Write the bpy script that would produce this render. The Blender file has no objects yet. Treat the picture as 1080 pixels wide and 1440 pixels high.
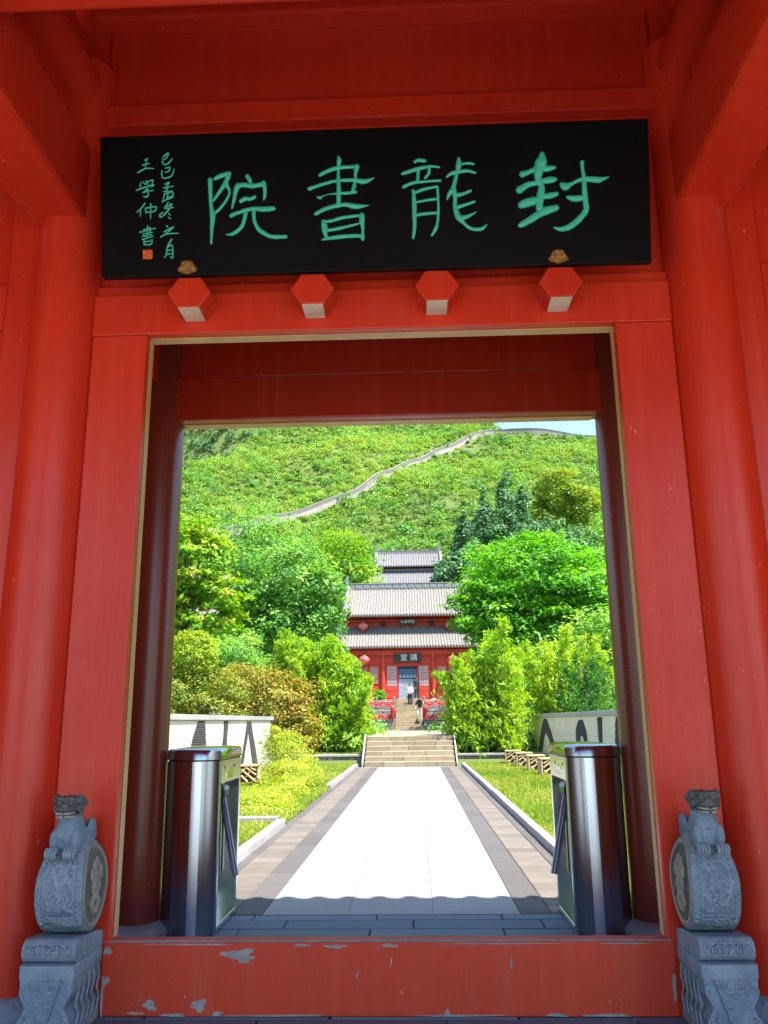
import bpy, bmesh, math, random
import numpy as np
from mathutils import Vector, Matrix

# ------------------------------------------------------------------ camera, sky, sun, exposure
S = bpy.context.scene
R = math.radians
COL = S.collection
cam_d = bpy.data.cameras.new('camera'); cam = bpy.data.objects.new('camera', cam_d); COL.objects.link(cam)
YAW, PITCH, ROLL = 0.0333411, 0.2461466, -0.0114823
fw = Vector((-math.sin(YAW) * math.cos(PITCH), math.cos(YAW) * math.cos(PITCH), math.sin(PITCH)))
r0 = Vector((math.cos(YAW), math.sin(YAW), 0)); u0 = r0.cross(fw)
rt = r0 * math.cos(ROLL) + u0 * math.sin(ROLL); up_ = -r0 * math.sin(ROLL) + u0 * math.cos(ROLL)
cam.matrix_world = Matrix(((rt.x, up_.x, -fw.x, 0.16865), (rt.y, up_.y, -fw.y, -4.54943), (rt.z, up_.z, -fw.z, 1.4054), (0, 0, 0, 1)))
cam_d.sensor_fit = 'VERTICAL'; cam_d.sensor_height = 36.0; cam_d.lens = 1169.86 / 1440 * 36.0
cam_d.clip_start = 0.05; cam_d.clip_end = 4000
S.camera = cam

SUN_EL, SUN_AZ = R(62), R(64)          # azimuth measured from straight behind the camera towards the right
sv = Vector((math.sin(SUN_AZ) * math.cos(SUN_EL), -math.cos(SUN_AZ) * math.cos(SUN_EL), math.sin(SUN_EL)))
W = bpy.data.worlds.new('World'); S.world = W; W.use_nodes = True
wn = W.node_tree.nodes; wl = W.node_tree.links
sky = wn.new('ShaderNodeTexSky'); sky.sky_type = 'NISHITA'; sky.sun_disc = False
sky.sun_elevation = SUN_EL; sky.sun_rotation = R(180) - SUN_AZ
sky.air_density = 1.0; sky.dust_density = 0.6; sky.ozone_density = 1.2
bg = wn['Background']; bg.inputs['Strength'].default_value = 0.15
wl.new(sky.outputs[0], bg.inputs[0])
sd = bpy.data.lights.new('sun', 'SUN'); sd.energy = 5.0; sd.angle = R(0.53); sd.color = (1.0, 0.95, 0.86)
so = bpy.data.objects.new('sun', sd); COL.objects.link(so)
so.rotation_euler = (-sv).to_track_quat('-Z', 'Y').to_euler(); so.location = (20, -20, 40)
S.view_settings.view_transform = 'Standard'; S.view_settings.look = 'None'
S.view_settings.gamma = 1.0; S.view_settings.use_curve_mapping = False
S.view_settings.exposure = 1.42
S.cycles.max_bounces = 8; S.cycles.diffuse_bounces = 4; S.cycles.glossy_bounces = 4; S.cycles.transmission_bounces = 6

# ------------------------------------------------------------------ materials
MATS = {}
def nt(name):
    m = bpy.data.materials.new(name); m.use_nodes = True
    return m, m.node_tree.nodes, m.node_tree.links, m.node_tree.nodes['Principled BSDF']
def mat(name, c1, c2=None, scale=4.0, rough=.6, bump=0.0, bscale=60.0, metal=0.0, spec=.5, rand=0.0, coat=0.0, detail=6.0, rough2=None, stretch=None, c3=None, c3scale=1.0, c3amt=.5):
    if name in MATS: return MATS[name]
    m, n, l, p = nt(name)
    tc = n.new('ShaderNodeTexCoord'); src = tc.outputs['Object']
    if stretch:
        mp = n.new('ShaderNodeMapping'); mp.inputs['Scale'].default_value = stretch
        l.new(src, mp.inputs[0]); src = mp.outputs[0]
    oi = n.new('ShaderNodeObjectInfo')
    ad = n.new('ShaderNodeVectorMath'); ad.operation = 'MULTIPLY_ADD'
    ad.inputs[1].default_value = (1, 1, 1)
    sc = n.new('ShaderNodeVectorMath'); sc.operation = 'SCALE'; sc.inputs[0].default_value = (37, 19, 53)
    l.new(oi.outputs['Random'], sc.inputs['Scale']); l.new(src, ad.inputs[0]); l.new(sc.outputs[0], ad.inputs[2])
    co = ad.outputs[0]
    nz = n.new('ShaderNodeTexNoise'); nz.inputs['Scale'].default_value = scale; nz.inputs['Detail'].default_value = detail
    l.new(co, nz.inputs['Vector'])
    c2 = c2 or tuple(v * .82 for v in c1)
    cr = n.new('ShaderNodeValToRGB')
    cr.color_ramp.elements[0].position = .33; cr.color_ramp.elements[0].color = (*c1, 1)
    cr.color_ramp.elements[1].position = .67; cr.color_ramp.elements[1].color = (*c2, 1)
    l.new(nz.outputs['Fac'], cr.inputs[0]); col = cr.outputs[0]
    if c3:
        n3 = n.new('ShaderNodeTexNoise'); n3.inputs['Scale'].default_value = c3scale; n3.inputs['Detail'].default_value = 8
        n3.inputs['Roughness'].default_value = .65
        l.new(co, n3.inputs['Vector'])
        r3 = n.new('ShaderNodeValToRGB'); r3.color_ramp.elements[0].position = c3amt; r3.color_ramp.elements[1].position = c3amt + .08
        l.new(n3.outputs['Fac'], r3.inputs[0])
        mx = n.new('ShaderNodeMix'); mx.data_type = 'RGBA'; mx.inputs['B'].default_value = (*c3, 1)
        l.new(r3.outputs[0], mx.inputs['Factor']); l.new(col, mx.inputs['A']); col = mx.outputs['Result']
    if rand:
        hv = n.new('ShaderNodeHueSaturation')
        mr = n.new('ShaderNodeMapRange'); mr.inputs['To Min'].default_value = 1 - rand; mr.inputs['To Max'].default_value = 1 + rand
        l.new(oi.outputs['Random'], mr.inputs['Value']); l.new(mr.outputs[0], hv.inputs['Value']); l.new(col, hv.inputs['Color']); col = hv.outputs[0]
    l.new(col, p.inputs['Base Color'])
    if rough2 is not None:
        rr = n.new('ShaderNodeMapRange'); rr.inputs['To Min'].default_value = rough; rr.inputs['To Max'].default_value = rough2
        l.new(nz.outputs['Fac'], rr.inputs['Value']); l.new(rr.outputs[0], p.inputs['Roughness'])
    else: p.inputs['Roughness'].default_value = rough
    p.inputs['Metallic'].default_value = metal; p.inputs['Specular IOR Level'].default_value = spec
    p.inputs['Coat Weight'].default_value = coat; p.inputs['Coat Roughness'].default_value = .15
    if bump:
        bn = n.new('ShaderNodeTexNoise'); bn.inputs['Scale'].default_value = bscale; bn.inputs['Detail'].default_value = 5
        l.new(co, bn.inputs['Vector'])
        bp = n.new('ShaderNodeBump'); bp.inputs['Strength'].default_value = bump; bp.inputs['Distance'].default_value = .02
        l.new(bn.outputs['Fac'], bp.inputs['Height']); l.new(bp.outputs[0], p.inputs['Normal'])
    MATS[name] = m; return m
def leafmat(name, cols, trans=.42, rough=.55):
    m, n, l, p = nt(name)
    at = n.new('ShaderNodeAttribute'); at.attribute_name = 'tint'
    cr = n.new('ShaderNodeValToRGB'); els = cr.color_ramp.elements
    while len(els) < len(cols): els.new(.5)
    for i, c in enumerate(cols):
        els[i].position = i / (len(cols) - 1); els[i].color = (*c, 1)
    l.new(at.outputs['Fac'], cr.inputs[0]); l.new(cr.outputs[0], p.inputs['Base Color'])
    p.inputs['Roughness'].default_value = rough; p.inputs['Specular IOR Level'].default_value = .35
    tr = n.new('ShaderNodeBsdfTranslucent')
    hs = n.new('ShaderNodeHueSaturation'); hs.inputs['Saturation'].default_value = 1.1; hs.inputs['Value'].default_value = 1.25
    l.new(cr.outputs[0], hs.inputs['Color']); l.new(hs.outputs[0], tr.inputs[0])
    mx = n.new('ShaderNodeMixShader'); mx.inputs[0].default_value = trans
    l.new(p.outputs[0], mx.inputs[1]); l.new(tr.outputs[0], mx.inputs[2]); l.new(mx.outputs[0], n['Material Output'].inputs[0])
    MATS[name] = m; return m

def paint(name, c1, c2, c3, rough=(.26, .44), scuff=.735, grain=.10, scuffcol=(.62, .30, .20)):
    m, n, l, p = nt(name)
    tc = n.new('ShaderNodeTexCoord'); oi = n.new('ShaderNodeObjectInfo')
    sc = n.new('ShaderNodeVectorMath'); sc.operation = 'SCALE'; sc.inputs[0].default_value = (11, 7, 3); l.new(oi.outputs['Random'], sc.inputs['Scale'])
    ad = n.new('ShaderNodeVectorMath'); ad.operation = 'ADD'; l.new(tc.outputs['Object'], ad.inputs[0]); l.new(sc.outputs[0], ad.inputs[1]); co = ad.outputs[0]
    def noise(scale, detail=5, stretch=None, rgh=.55):
        src = co
        if stretch:
            mp = n.new('ShaderNodeMapping'); mp.inputs['Scale'].default_value = stretch; l.new(co, mp.inputs[0]); src = mp.outputs[0]
        z = n.new('ShaderNodeTexNoise'); z.inputs['Scale'].default_value = scale; z.inputs['Detail'].default_value = detail; z.inputs['Roughness'].default_value = rgh
        l.new(src, z.inputs['Vector']); return z.outputs['Fac']
    def ramp(fac, a_, b_, ca, cb):
        r_ = n.new('ShaderNodeValToRGB'); r_.color_ramp.elements[0].position = a_; r_.color_ramp.elements[0].color = (*ca, 1); r_.color_ramp.elements[1].position = b_; r_.color_ramp.elements[1].color = (*cb, 1)
        l.new(fac, r_.inputs[0]); return r_.outputs[0]
    def mix(f, A, B):
        x = n.new('ShaderNodeMix'); x.data_type = 'RGBA'; l.new(f, x.inputs['Factor']); l.new(A, x.inputs['A'])
        if isinstance(B, tuple): x.inputs['B'].default_value = (*B, 1)
        else: l.new(B, x.inputs['B'])
        return x.outputs['Result']
    big = noise(.8, 4); base = ramp(big, .35, .68, c1, c2)
    streak = noise(1.0, 5, (14, 14, .55)); k = ramp(streak, .50, .75, (0, 0, 0), (.55, .55, .55)); base = mix(k, base, c3)
    dust = noise(3.2, 8, None, .7); k = ramp(dust, .56, .74, (0, 0, 0), (.4, .4, .4)); base = mix(k, base, tuple(v * .8 + .02 for v in c3))
    sp = noise(34, 3, (1, 1, .45)); k = ramp(sp, scuff, scuff + .02, (0, 0, 0), (.8, .8, .8)); base = mix(k, base, scuffcol)
    l.new(base, p.inputs['Base Color']); p.inputs['Specular IOR Level'].default_value = .40
    mr = n.new('ShaderNodeMapRange'); mr.inputs['From Min'].default_value = .3; mr.inputs['From Max'].default_value = .7; mr.inputs['To Min'].default_value = rough[0]; mr.inputs['To Max'].default_value = rough[1]
    l.new(dust, mr.inputs['Value']); l.new(mr.outputs[0], p.inputs['Roughness'])
    gr = noise(6, 4, (9, 9, .5)); un = noise(2.2, 3)
    ma = n.new('ShaderNodeMath'); ma.operation = 'MULTIPLY_ADD'; ma.inputs[1].default_value = .35; l.new(gr, ma.inputs[0]); l.new(un, ma.inputs[2])
    b_ = n.new('ShaderNodeBump'); b_.inputs['Strength'].default_value = grain; b_.inputs['Distance'].default_value = .03; l.new(ma.outputs[0], b_.inputs['Height']); l.new(b_.outputs[0], p.inputs['Normal'])
    MATS[name] = m; return m
RED = paint('red_lacquer', (.60, .036, .011), (.51, .027, .009), (.59, .062, .022), scuff=.72, grain=.14)
RED_OLD = paint('faded_red_paint', (.55, .05, .016), (.49, .04, .012), (.52, .085, .04), rough=(.4, .6), scuff=.725, grain=.2, scuffcol=(.50, .42, .36))
REAR_RED = paint('shade_darkened_red_lacquer', (.36, .026, .008), (.30, .02, .007), (.42, .06, .022))  # the gate red darkened, so the rear beams read as shaded
BROWN = mat('shaded_maroon_brown_lacquer', (.19, .034, .016), (.15, .026, .013), scale=1.4, rough=.22, rough2=.34, bump=.04, bscale=9)  # brown paint, also kept dark so the rear columns read as shaded
LINING = mat('pale_worn_wood', (.66, .42, .20), (.52, .31, .13), scale=5, rough=.45, bump=.15, stretch=(1, 1, .15), c3=(.30, .16, .09), c3scale=6, c3amt=.62)
PEGPALE = mat('pale_peg_plate', (.80, .70, .56), (.68, .56, .42), scale=9, rough=.4)
RED_HALL = mat('hall_red_paint', (.55, .05, .025), (.47, .04, .02), scale=1.5, rough=.6)
CHIP = mat('bare_mortar', (.36, .34, .30), (.24, .24, .23), scale=18, rough=.9, bump=.4, bscale=60)
GOLD = mat('gilt_bronze', (.50, .30, .10), (.30, .16, .05), scale=40, rough=.42, metal=.7, bump=.5, bscale=120)
BLACK = mat('black_lacquer', (.0025, .003, .0035), (.003, .004, .005), scale=2, rough=.38, spec=.10)
GREEN = mat('jade_green_paint', (.022, .50, .31), (.045, .56, .38), scale=14, rough=.34, spec=.6)
SEAL = mat('seal_orange', (.75, .20, .03), (.62, .12, .02), scale=90, rough=.5)
SEALRED = mat('seal_mark_red', (.5, .04, .01), rough=.6)
def stone(name, c1, c2, c3, pale, scale=9, relief=.5, edge=.5):
    m, n, l, p = nt(name); tc = n.new('ShaderNodeTexCoord'); co = tc.outputs['Object']
    def noise(s, d=6, r=.6):
        z = n.new('ShaderNodeTexNoise'); z.inputs['Scale'].default_value = s; z.inputs['Detail'].default_value = d; z.inputs['Roughness'].default_value = r; l.new(co, z.inputs['Vector']); return z
    def ramp(fac, a_, b_, ca, cb):
        r_ = n.new('ShaderNodeValToRGB'); r_.color_ramp.elements[0].position = a_; r_.color_ramp.elements[0].color = (*ca, 1); r_.color_ramp.elements[1].position = b_; r_.color_ramp.elements[1].color = (*cb, 1)
        l.new(fac, r_.inputs[0]); return r_.outputs[0]
    def mix(f, A, B):
        x = n.new('ShaderNodeMix'); x.data_type = 'RGBA'; l.new(f, x.inputs['Factor']); l.new(A, x.inputs['A']); x.inputs['B'].default_value = (*B, 1); return x.outputs['Result']
    base = ramp(noise(scale).outputs['Fac'], .34, .66, c1, c2)
    base = mix(ramp(noise(scale * .5, 8, .7).outputs['Fac'], .54, .66, (0, 0, 0), (.7, .7, .7)), base, c3)
    ge = n.new('ShaderNodeNewGeometry'); base = mix(ramp(ge.outputs['Pointiness'], .52, .66, (0, 0, 0), (edge, edge, edge)), base, pale)
    l.new(base, p.inputs['Base Color']); p.inputs['Roughness'].default_value = .72
    w = n.new('ShaderNodeTexVoronoi'); w.feature = 'SMOOTH_F1'; w.inputs['Scale'].default_value = 26
    nz = noise(11, 3); mx = n.new('ShaderNodeVectorMath'); mx.operation = 'MULTIPLY_ADD'; mx.inputs[1].default_value = (.12, .12, .12); l.new(nz.outputs['Color'], mx.inputs[0]); l.new(co, mx.inputs[2]); l.new(mx.outputs[0], w.inputs['Vector'])
    fn = noise(120, 4); ma = n.new('ShaderNodeMath'); ma.operation = 'MULTIPLY_ADD'; ma.inputs[1].default_value = .25; l.new(fn.outputs['Fac'], ma.inputs[0]); l.new(w.outputs['Distance'], ma.inputs[2])
    b_ = n.new('ShaderNodeBump'); b_.inputs['Strength'].default_value = relief; b_.inputs['Distance'].default_value = .02; l.new(ma.outputs[0], b_.inputs['Height']); l.new(b_.outputs[0], p.inputs['Normal'])
    MATS[name] = m; return m
BLUE_STONE = stone('blue_grey_stone', (.125, .20, .255), (.20, .29, .345), (.26, .33, .36), (.48, .55, .58), relief=.35)
RELIEF_STONE = stone('carved_blue_grey_stone', (.12, .19, .24), (.19, .275, .325), (.25, .30, .32), (.52, .58, .60), scale=16, relief=.9)
CARVE_STONE = stone('carved_ridge_stone', (.18, .26, .31), (.26, .345, .39), (.34, .39, .41), (.5, .55, .57), scale=22, relief=.5, edge=0)
DARK_STONE = stone('weathered_dark_stone', (.05, .062, .062), (.11, .125, .115), (.16, .17, .14), (.34, .35, .30), scale=14, relief=.6)
WARM_STONE = stone('ochre_weathered_stone', (.34, .31, .22), (.25, .25, .21), (.20, .22, .21), (.55, .52, .42), scale=14, relief=.6)
FLOOR = mat('blue_grey_slab', (.085, .135, .185), (.11, .165, .215), scale=2.2, rough=.55, rough2=.7, bump=.1, bscale=70, rand=.14)
PLAZA = mat('pale_plaza_stone', (.39, .36, .32), (.33, .305, .27), scale=.8, rough=.8)
WHITE_SLAB = mat('white_marble_slab', (.27, .27, .268), (.245, .244, .24), scale=1.6, rough=.6, rand=.05, c3=(.235, .205, .12), c3scale=1.1, c3amt=.64)
TAN_SLAB = mat('tan_paving_brick', (.165, .14, .115), (.135, .115, .095), scale=6, rough=.85, bump=.15, rand=.16)
GREY_SLAB = mat('grey_granite_strip', (.082, .073, .07), (.11, .098, .092), scale=60, rough=.85, rand=.12)
KERB = mat('pale_kerb_stone', (.36, .34, .33), (.28, .27, .27), scale=6, rough=.85, bump=.2, rand=.08)
STEP = mat('sandstone_step', (.36, .29, .19), (.29, .235, .155), scale=4, rough=.85, bump=.25, rand=.14, c3=(.34, .28, .19), c3scale=3, c3amt=.56)
CARVED = mat('carved_pale_stone', (.30, .27, .25), (.19, .175, .17), scale=7, rough=.85, bump=.7, bscale=14)
RUBBLE = mat('rubble_wall_stone', (.16, .15, .15), (.23, .215, .2), scale=9, rough=.9, bump=.5, bscale=25, rand=.3)
CREAM = mat('cream_wall_stone', (.66, .60, .49), (.60, .54, .44), scale=2, rough=.8, bump=.1, rand=.06)
CAPSTONE = mat('pale_cap_stone', (.37, .355, .34), (.29, .28, .27), scale=5, rough=.8, bump=.2, rand=.08)
DTILE = mat('dark_grey_wall_tile', (.022, .022, .022), (.04, .038, .037), scale=20, rough=.8, rand=.2)
ROOF = mat('grey_roof_tile', (.25, .23, .205), (.175, .16, .145), scale=3.5, rough=.85, bump=.4, bscale=12)
ROOF2 = mat('blue_grey_roof_tile', (.20, .198, .205), (.145, .143, .15), scale=3.0, rough=.85)
RIDGE = mat('grey_ridge_brick', (.28, .275, .28), (.19, .185, .19), scale=8, rough=.85, bump=.6, bscale=9)
PALEWALL = mat('whitewashed_wall', (.5, .48, .45), (.42, .40, .38), scale=2, rough=.85)
LATTICE = mat('pale_window_paper', (.42, .38, .42), (.36, .33, .37), scale=3, rough=.7)
INKBOARD = mat('dark_sign_board', (.02, .028, .034), rough=.5)
INKWHITE = mat('white_lettering', (.75, .76, .74), rough=.5)
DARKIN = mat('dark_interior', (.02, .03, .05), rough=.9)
SCREENPALE = mat('pale_interior_screen', (.36, .40, .52), (.24, .28, .42), scale=3, rough=.6, stretch=(1, 1, 4))
SCREENBLUE = mat('blue_interior_panel', (.04, .12, .22), rough=.6)
LANT = mat('red_lantern_silk', (.60, .11, .10), (.55, .09, .085), scale=3, rough=.3, coat=1.0)
RIBBON = mat('red_ribbon', (.65, .03, .035), (.5, .015, .02), scale=9, rough=.6)
WOODCARVE = mat('ochre_carved_wood', (.62, .46, .26), (.50, .35, .18), scale=9, rough=.7, rand=.1)
RECESS = mat('dark_carved_recess', (.085, .05, .03), rough=.9)
BARK = mat('tree_bark', (.085, .068, .05), (.14, .115, .09), scale=8, rough=.9, bump=.6, bscale=20)
CULM = mat('bamboo_culm', (.16, .19, .05), (.22, .22, .09), scale=5, rough=.5)
STEEL_REFLECT = mat('reflection_dark_steel', (.33, .39, .44), (.28, .34, .39), scale=3, rough=.16, rough2=.24, metal=1.0, stretch=(40, 40, .6))  # dark porch reflections put into the steel tint
STEEL = mat('brushed_steel', (.80, .79, .75), (.74, .73, .70), scale=3, rough=.13, rough2=.2, metal=1.0, stretch=(40, 40, .6))
STEEL_TOP = mat('polished_steel', (.62, .63, .64), (.58, .6, .62), scale=3, rough=.06, metal=1.0)
ARMSTEEL = mat('dark_steel_tube', (.22, .25, .29), (.16, .18, .21), scale=5, rough=.22, metal=1.0)
BLACKRUB = mat('black_plastic', (.01, .01, .012), rough=.5)
DIRT = mat('terrain_soil', (.095, .145, .026), (.08, .12, .024), scale=.35, rough=.95, bump=.3, bscale=2, c3=(.24, .20, .14), c3scale=.06, c3amt=.74)
GRASSBASE = mat('lawn_soil', (.12, .17, .028), (.16, .20, .035), scale=1.5, rough=.95)
L_HILL = leafmat('hill_scrub_leaves', [(.055, .14, .03), (.12, .25, .035), (.20, .35, .042), (.28, .40, .055), (.34, .42, .08)])
L_FAR = leafmat('far_wood_leaves', [(0.039, 0.117, 0.058), (0.078, 0.195, 0.065), (0.13, 0.247, 0.078)])
L_BAMBOO = leafmat('bamboo_leaves', [(0.101, 0.258, 0.022), (0.246, 0.47, 0.031), (0.381, 0.582, 0.045), (0.526, 0.6, 0.067)], trans=.4)
L_BRIGHT = leafmat('bright_broad_leaves', [(0.048, 0.177, 0.024), (0.113, 0.354, 0.032), (0.209, 0.515, 0.048), (0.354, 0.6, 0.064)], trans=.4)
L_MID = leafmat('mid_green_leaves', [(0.042, 0.148, 0.042), (0.106, 0.294, 0.062), (0.21, 0.44, 0.073), (0.462, 0.6, 0.106)])
L_LIME = leafmat('lime_orange_leaves', [(0.069, 0.218, 0.023), (0.184, 0.391, 0.034), (0.322, 0.483, 0.04), (0.506, 0.368, 0.057)], trans=.4)
L_BROWN = leafmat('russet_shrub_leaves', [(0.154, 0.253, 0.033), (0.286, 0.341, 0.044), (0.407, 0.33, 0.055), (0.418, 0.22, 0.066)], trans=.35)
L_DARK = leafmat('dark_evergreen_leaves', [(0.048, 0.144, 0.066), (0.09, 0.228, 0.084), (0.156, 0.312, 0.108)], trans=.15)
L_JUN = leafmat('juniper_leaves', [(0.014, 0.098, 0.014), (0.042, 0.196, 0.021), (0.098, 0.308, 0.035)], trans=.25)
L_YEL = leafmat('yellow_leaves', [(0.13, 0.24, 0.03), (0.22, 0.33, 0.035), (0.33, 0.4, 0.045), (0.48, 0.44, 0.05)])
L_LAWN = leafmat('lawn_blades', [(0.138, 0.253, 0.023), (0.241, 0.356, 0.034), (0.368, 0.425, 0.057), (0.437, 0.414, 0.092)], trans=.3)
L_LIMESH = leafmat('lime_shrub_leaves', [(0.253, 0.368, 0.034), (0.345, 0.46, 0.04), (0.437, 0.517, 0.052), (0.517, 0.287, 0.069)], trans=.4)

# ------------------------------------------------------------------ helpers
def tag(o, label=None, cat=None, group=None, kind=None):
    if label: o['label'] = label
    if cat: o['category'] = cat
    if group: o['group'] = group
    if kind: o['kind'] = kind
    return o
def thing(name, loc, label, cat, group=None):
    o = bpy.data.objects.new(name, None); COL.objects.link(o); o.location = loc; o.empty_display_size = .2
    return tag(o, label, cat, group)
def origin(parent):
    v = Vector((0, 0, 0))
    while parent is not None: v = v + parent.location; parent = parent.parent
    return v
class MB:
    def __init__(s): s.v = []; s.f = []; s.mi = []
    def add(s, vs, fs, mi=0):
        b = len(s.v); s.v += [tuple(v) for v in vs]; s.f += [tuple(i + b for i in f) for f in fs]; s.mi += [mi] * len(fs); return s
    def box(s, x0, x1, y0, y1, z0, z1, mi=0):
        return s.add([(x0,y0,z0),(x1,y0,z0),(x1,y1,z0),(x0,y1,z0),(x0,y0,z1),(x1,y0,z1),(x1,y1,z1),(x0,y1,z1)],
                     [(0,3,2,1),(4,5,6,7),(0,1,5,4),(1,2,6,5),(2,3,7,6),(3,0,4,7)], mi)
    def prism(s, pts, axis, a, b, mi=0):
        # pts = 2-D outline (counter-clockwise), extruded along axis from a to b
        def P(u, w, t):
            return {'x': (t, u, w), 'y': (u, t, w), 'z': (u, w, t)}[axis]
        n = len(pts); vs = [P(u, w, a) for u, w in pts] + [P(u, w, b) for u, w in pts]
        fs = [tuple(range(n - 1, -1, -1)), tuple(range(n, 2 * n))] + [(i, (i + 1) % n, n + (i + 1) % n, n + i) for i in range(n)]
        if axis == 'y': fs = [tuple(reversed(f)) for f in fs]
        return s.add(vs, fs, mi)
    def tube(s, pts, rad, n=8, mi=0, cap=True):
        pts = [Vector(p) for p in pts]; k = len(pts)
        if not hasattr(rad, '__len__'): rad = [rad] * k
        vs = []; fs = []
        ref = None
        for i, p in enumerate(pts):
            d = (pts[min(i + 1, k - 1)] - pts[max(i - 1, 0)])
            d = d.normalized() if d.length > 1e-9 else Vector((0, 0, 1))
            if ref is None: ref = Vector((1, 0, 0)) if abs(d.x) < .8 else Vector((0, 1, 0))
            a = d.cross(ref).normalized(); b = d.cross(a).normalized(); ref = b.cross(d) if False else ref
            for j in range(n):
                t = 2 * math.pi * j / n
                vs.append(p + (a * math.cos(t) + b * math.sin(t)) * rad[i])
        for i in range(k - 1):
            for j in range(n):
                fs.append((i * n + j, i * n + (j + 1) % n, (i + 1) * n + (j + 1) % n, (i + 1) * n + j))
        if cap: fs += [tuple(range(n - 1, -1, -1)), tuple(range((k - 1) * n, k * n))]
        return s.add(vs, fs, mi)
    def lathe(s, prof, c=(0, 0, 0), n=24, mi=0, axis='z', sx=1.0):
        vs = []; k = len(prof)
        for r, h in prof:
            for j in range(n):
                t = 2 * math.pi * j / n; a, b = r * math.cos(t), r * math.sin(t)
                q = (a, b, h) if axis == 'z' else ((h, a, b) if axis == 'x' else (a, -h, b))
                vs.append((c[0] + q[0], c[1] + q[1], c[2] + q[2]))
        fs = [(i * n + j, i * n + (j + 1) % n, (i + 1) * n + (j + 1) % n, (i + 1) * n + j) for i in range(k - 1) for j in range(n)]
        fs += [tuple(range(n - 1, -1, -1)), tuple(range((k - 1) * n, k * n))]
        return s.add(vs, fs, mi)
    def ell(s, c, r, n=14, m=9, mi=0):
        vs = []; fs = []
        for i in range(1, m):
            a = math.pi * i / m
            for j in range(n):
                b = 2 * math.pi * j / n
                vs.append((c[0] + r[0] * math.sin(a) * math.cos(b), c[1] + r[1] * math.sin(a) * math.sin(b), c[2] + r[2] * math.cos(a)))
        t = len(vs); vs += [(c[0], c[1], c[2] + r[2]), (c[0], c[1], c[2] - r[2])]
        for i in range(m - 2):
            for j in range(n): fs.append((i * n + j, (i + 1) * n + j, (i + 1) * n + (j + 1) % n, i * n + (j + 1) % n))
        for j in range(n):
            fs.append((t, j, (j + 1) % n)); fs.append((t + 1, (m - 2) * n + (j + 1) % n, (m - 2) * n + j))
        return s.add(vs, fs, mi)
    def mesh(s, name, mats):
        me = bpy.data.meshes.new(name); me.from_pydata(s.v, [], s.f)
        for m in (mats if isinstance(mats, (list, tuple)) else [mats]): me.materials.append(m)
        if any(s.mi): me.polygons.foreach_set('material_index', s.mi)
        me.update(); return me
    def build(s, name, mats, parent=None, bevel=0.0, smooth=False, seg=2, angle=35):
        me = s.mesh(name, mats); o = bpy.data.objects.new(name, me); COL.objects.link(o)
        if parent is not None: o.parent = parent; o.location = -origin(parent)
        if smooth: smooth_by_angle(me, angle)
        if bevel:
            b = o.modifiers.new('bevel', 'BEVEL'); b.width = bevel; b.segments = seg; b.limit_method = 'ANGLE'; b.angle_limit = R(40)
            b.harden_normals = False
        return o
def smooth_by_angle(me, angle=35):
    me.polygons.foreach_set('use_smooth', [True] * len(me.polygons))
    bm = bmesh.new(); bm.from_mesh(me)
    for e in bm.edges:
        if len(e.link_faces) == 2 and e.calc_face_angle(0) > R(angle): e.smooth = False
        elif len(e.link_faces) != 2: e.smooth = False
    bm.to_mesh(me); bm.free()
def copy_tree(o, parent=None):
    c = o.copy(); COL.objects.link(c); c.parent = parent
    for ch in list(o.children): copy_tree(ch, c)
    return c
def np_mesh(name, V, F, material, tint=None, smooth=False):
    me = bpy.data.meshes.new(name); nv = len(V); nf, k = F.shape
    me.vertices.add(nv); me.vertices.foreach_set('co', V.astype(np.float32).ravel())
    me.loops.add(nf * k); me.loops.foreach_set('vertex_index', F.astype(np.int32).ravel())
    me.polygons.add(nf); me.polygons.foreach_set('loop_start', np.arange(0, nf * k, k, dtype=np.int32))
    me.polygons.foreach_set('loop_total', np.full(nf, k, dtype=np.int32))
    if smooth: me.polygons.foreach_set('use_smooth', np.ones(nf, dtype=bool))
    me.update(calc_edges=True); me.materials.append(material)
    if tint is not None:
        a = me.attributes.new('tint', 'FLOAT', 'POINT'); a.data.foreach_set('value', tint.astype(np.float32))
    return me
def np_obj(name, me, parent=None):
    o = bpy.data.objects.new(name, me); COL.objects.link(o)
    if parent is not None: o.parent = parent; o.location = -origin(parent)
    return o
def leaf_quads(P, N, L, Wd, rng, droop=None):
    """diamond leaves: centre P, normal N, length L, width Wd"""
    n = len(P); N = N / (np.linalg.norm(N, axis=1, keepdims=True) + 1e-9)
    A = rng.normal(size=(n, 3))
    if droop is not None: A = A * (1 - droop[1]) + np.array(droop[0]) * droop[1] * 2
    T = A - N * (A * N).sum(1, keepdims=True); T /= (np.linalg.norm(T, axis=1, keepdims=True) + 1e-9)
    B = np.cross(N, T)
    L = np.asarray(L).reshape(-1, 1); Wd = np.asarray(Wd).reshape(-1, 1)
    V = np.stack([P - T * L * .5, P + B * Wd * .5 + N * L * .06, P + T * L * .5 - N * L * .1, P - B * Wd * .5 + N * L * .06], 1).reshape(-1, 3)
    F = np.arange(n * 4).reshape(n, 4)
    return V, F

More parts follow.
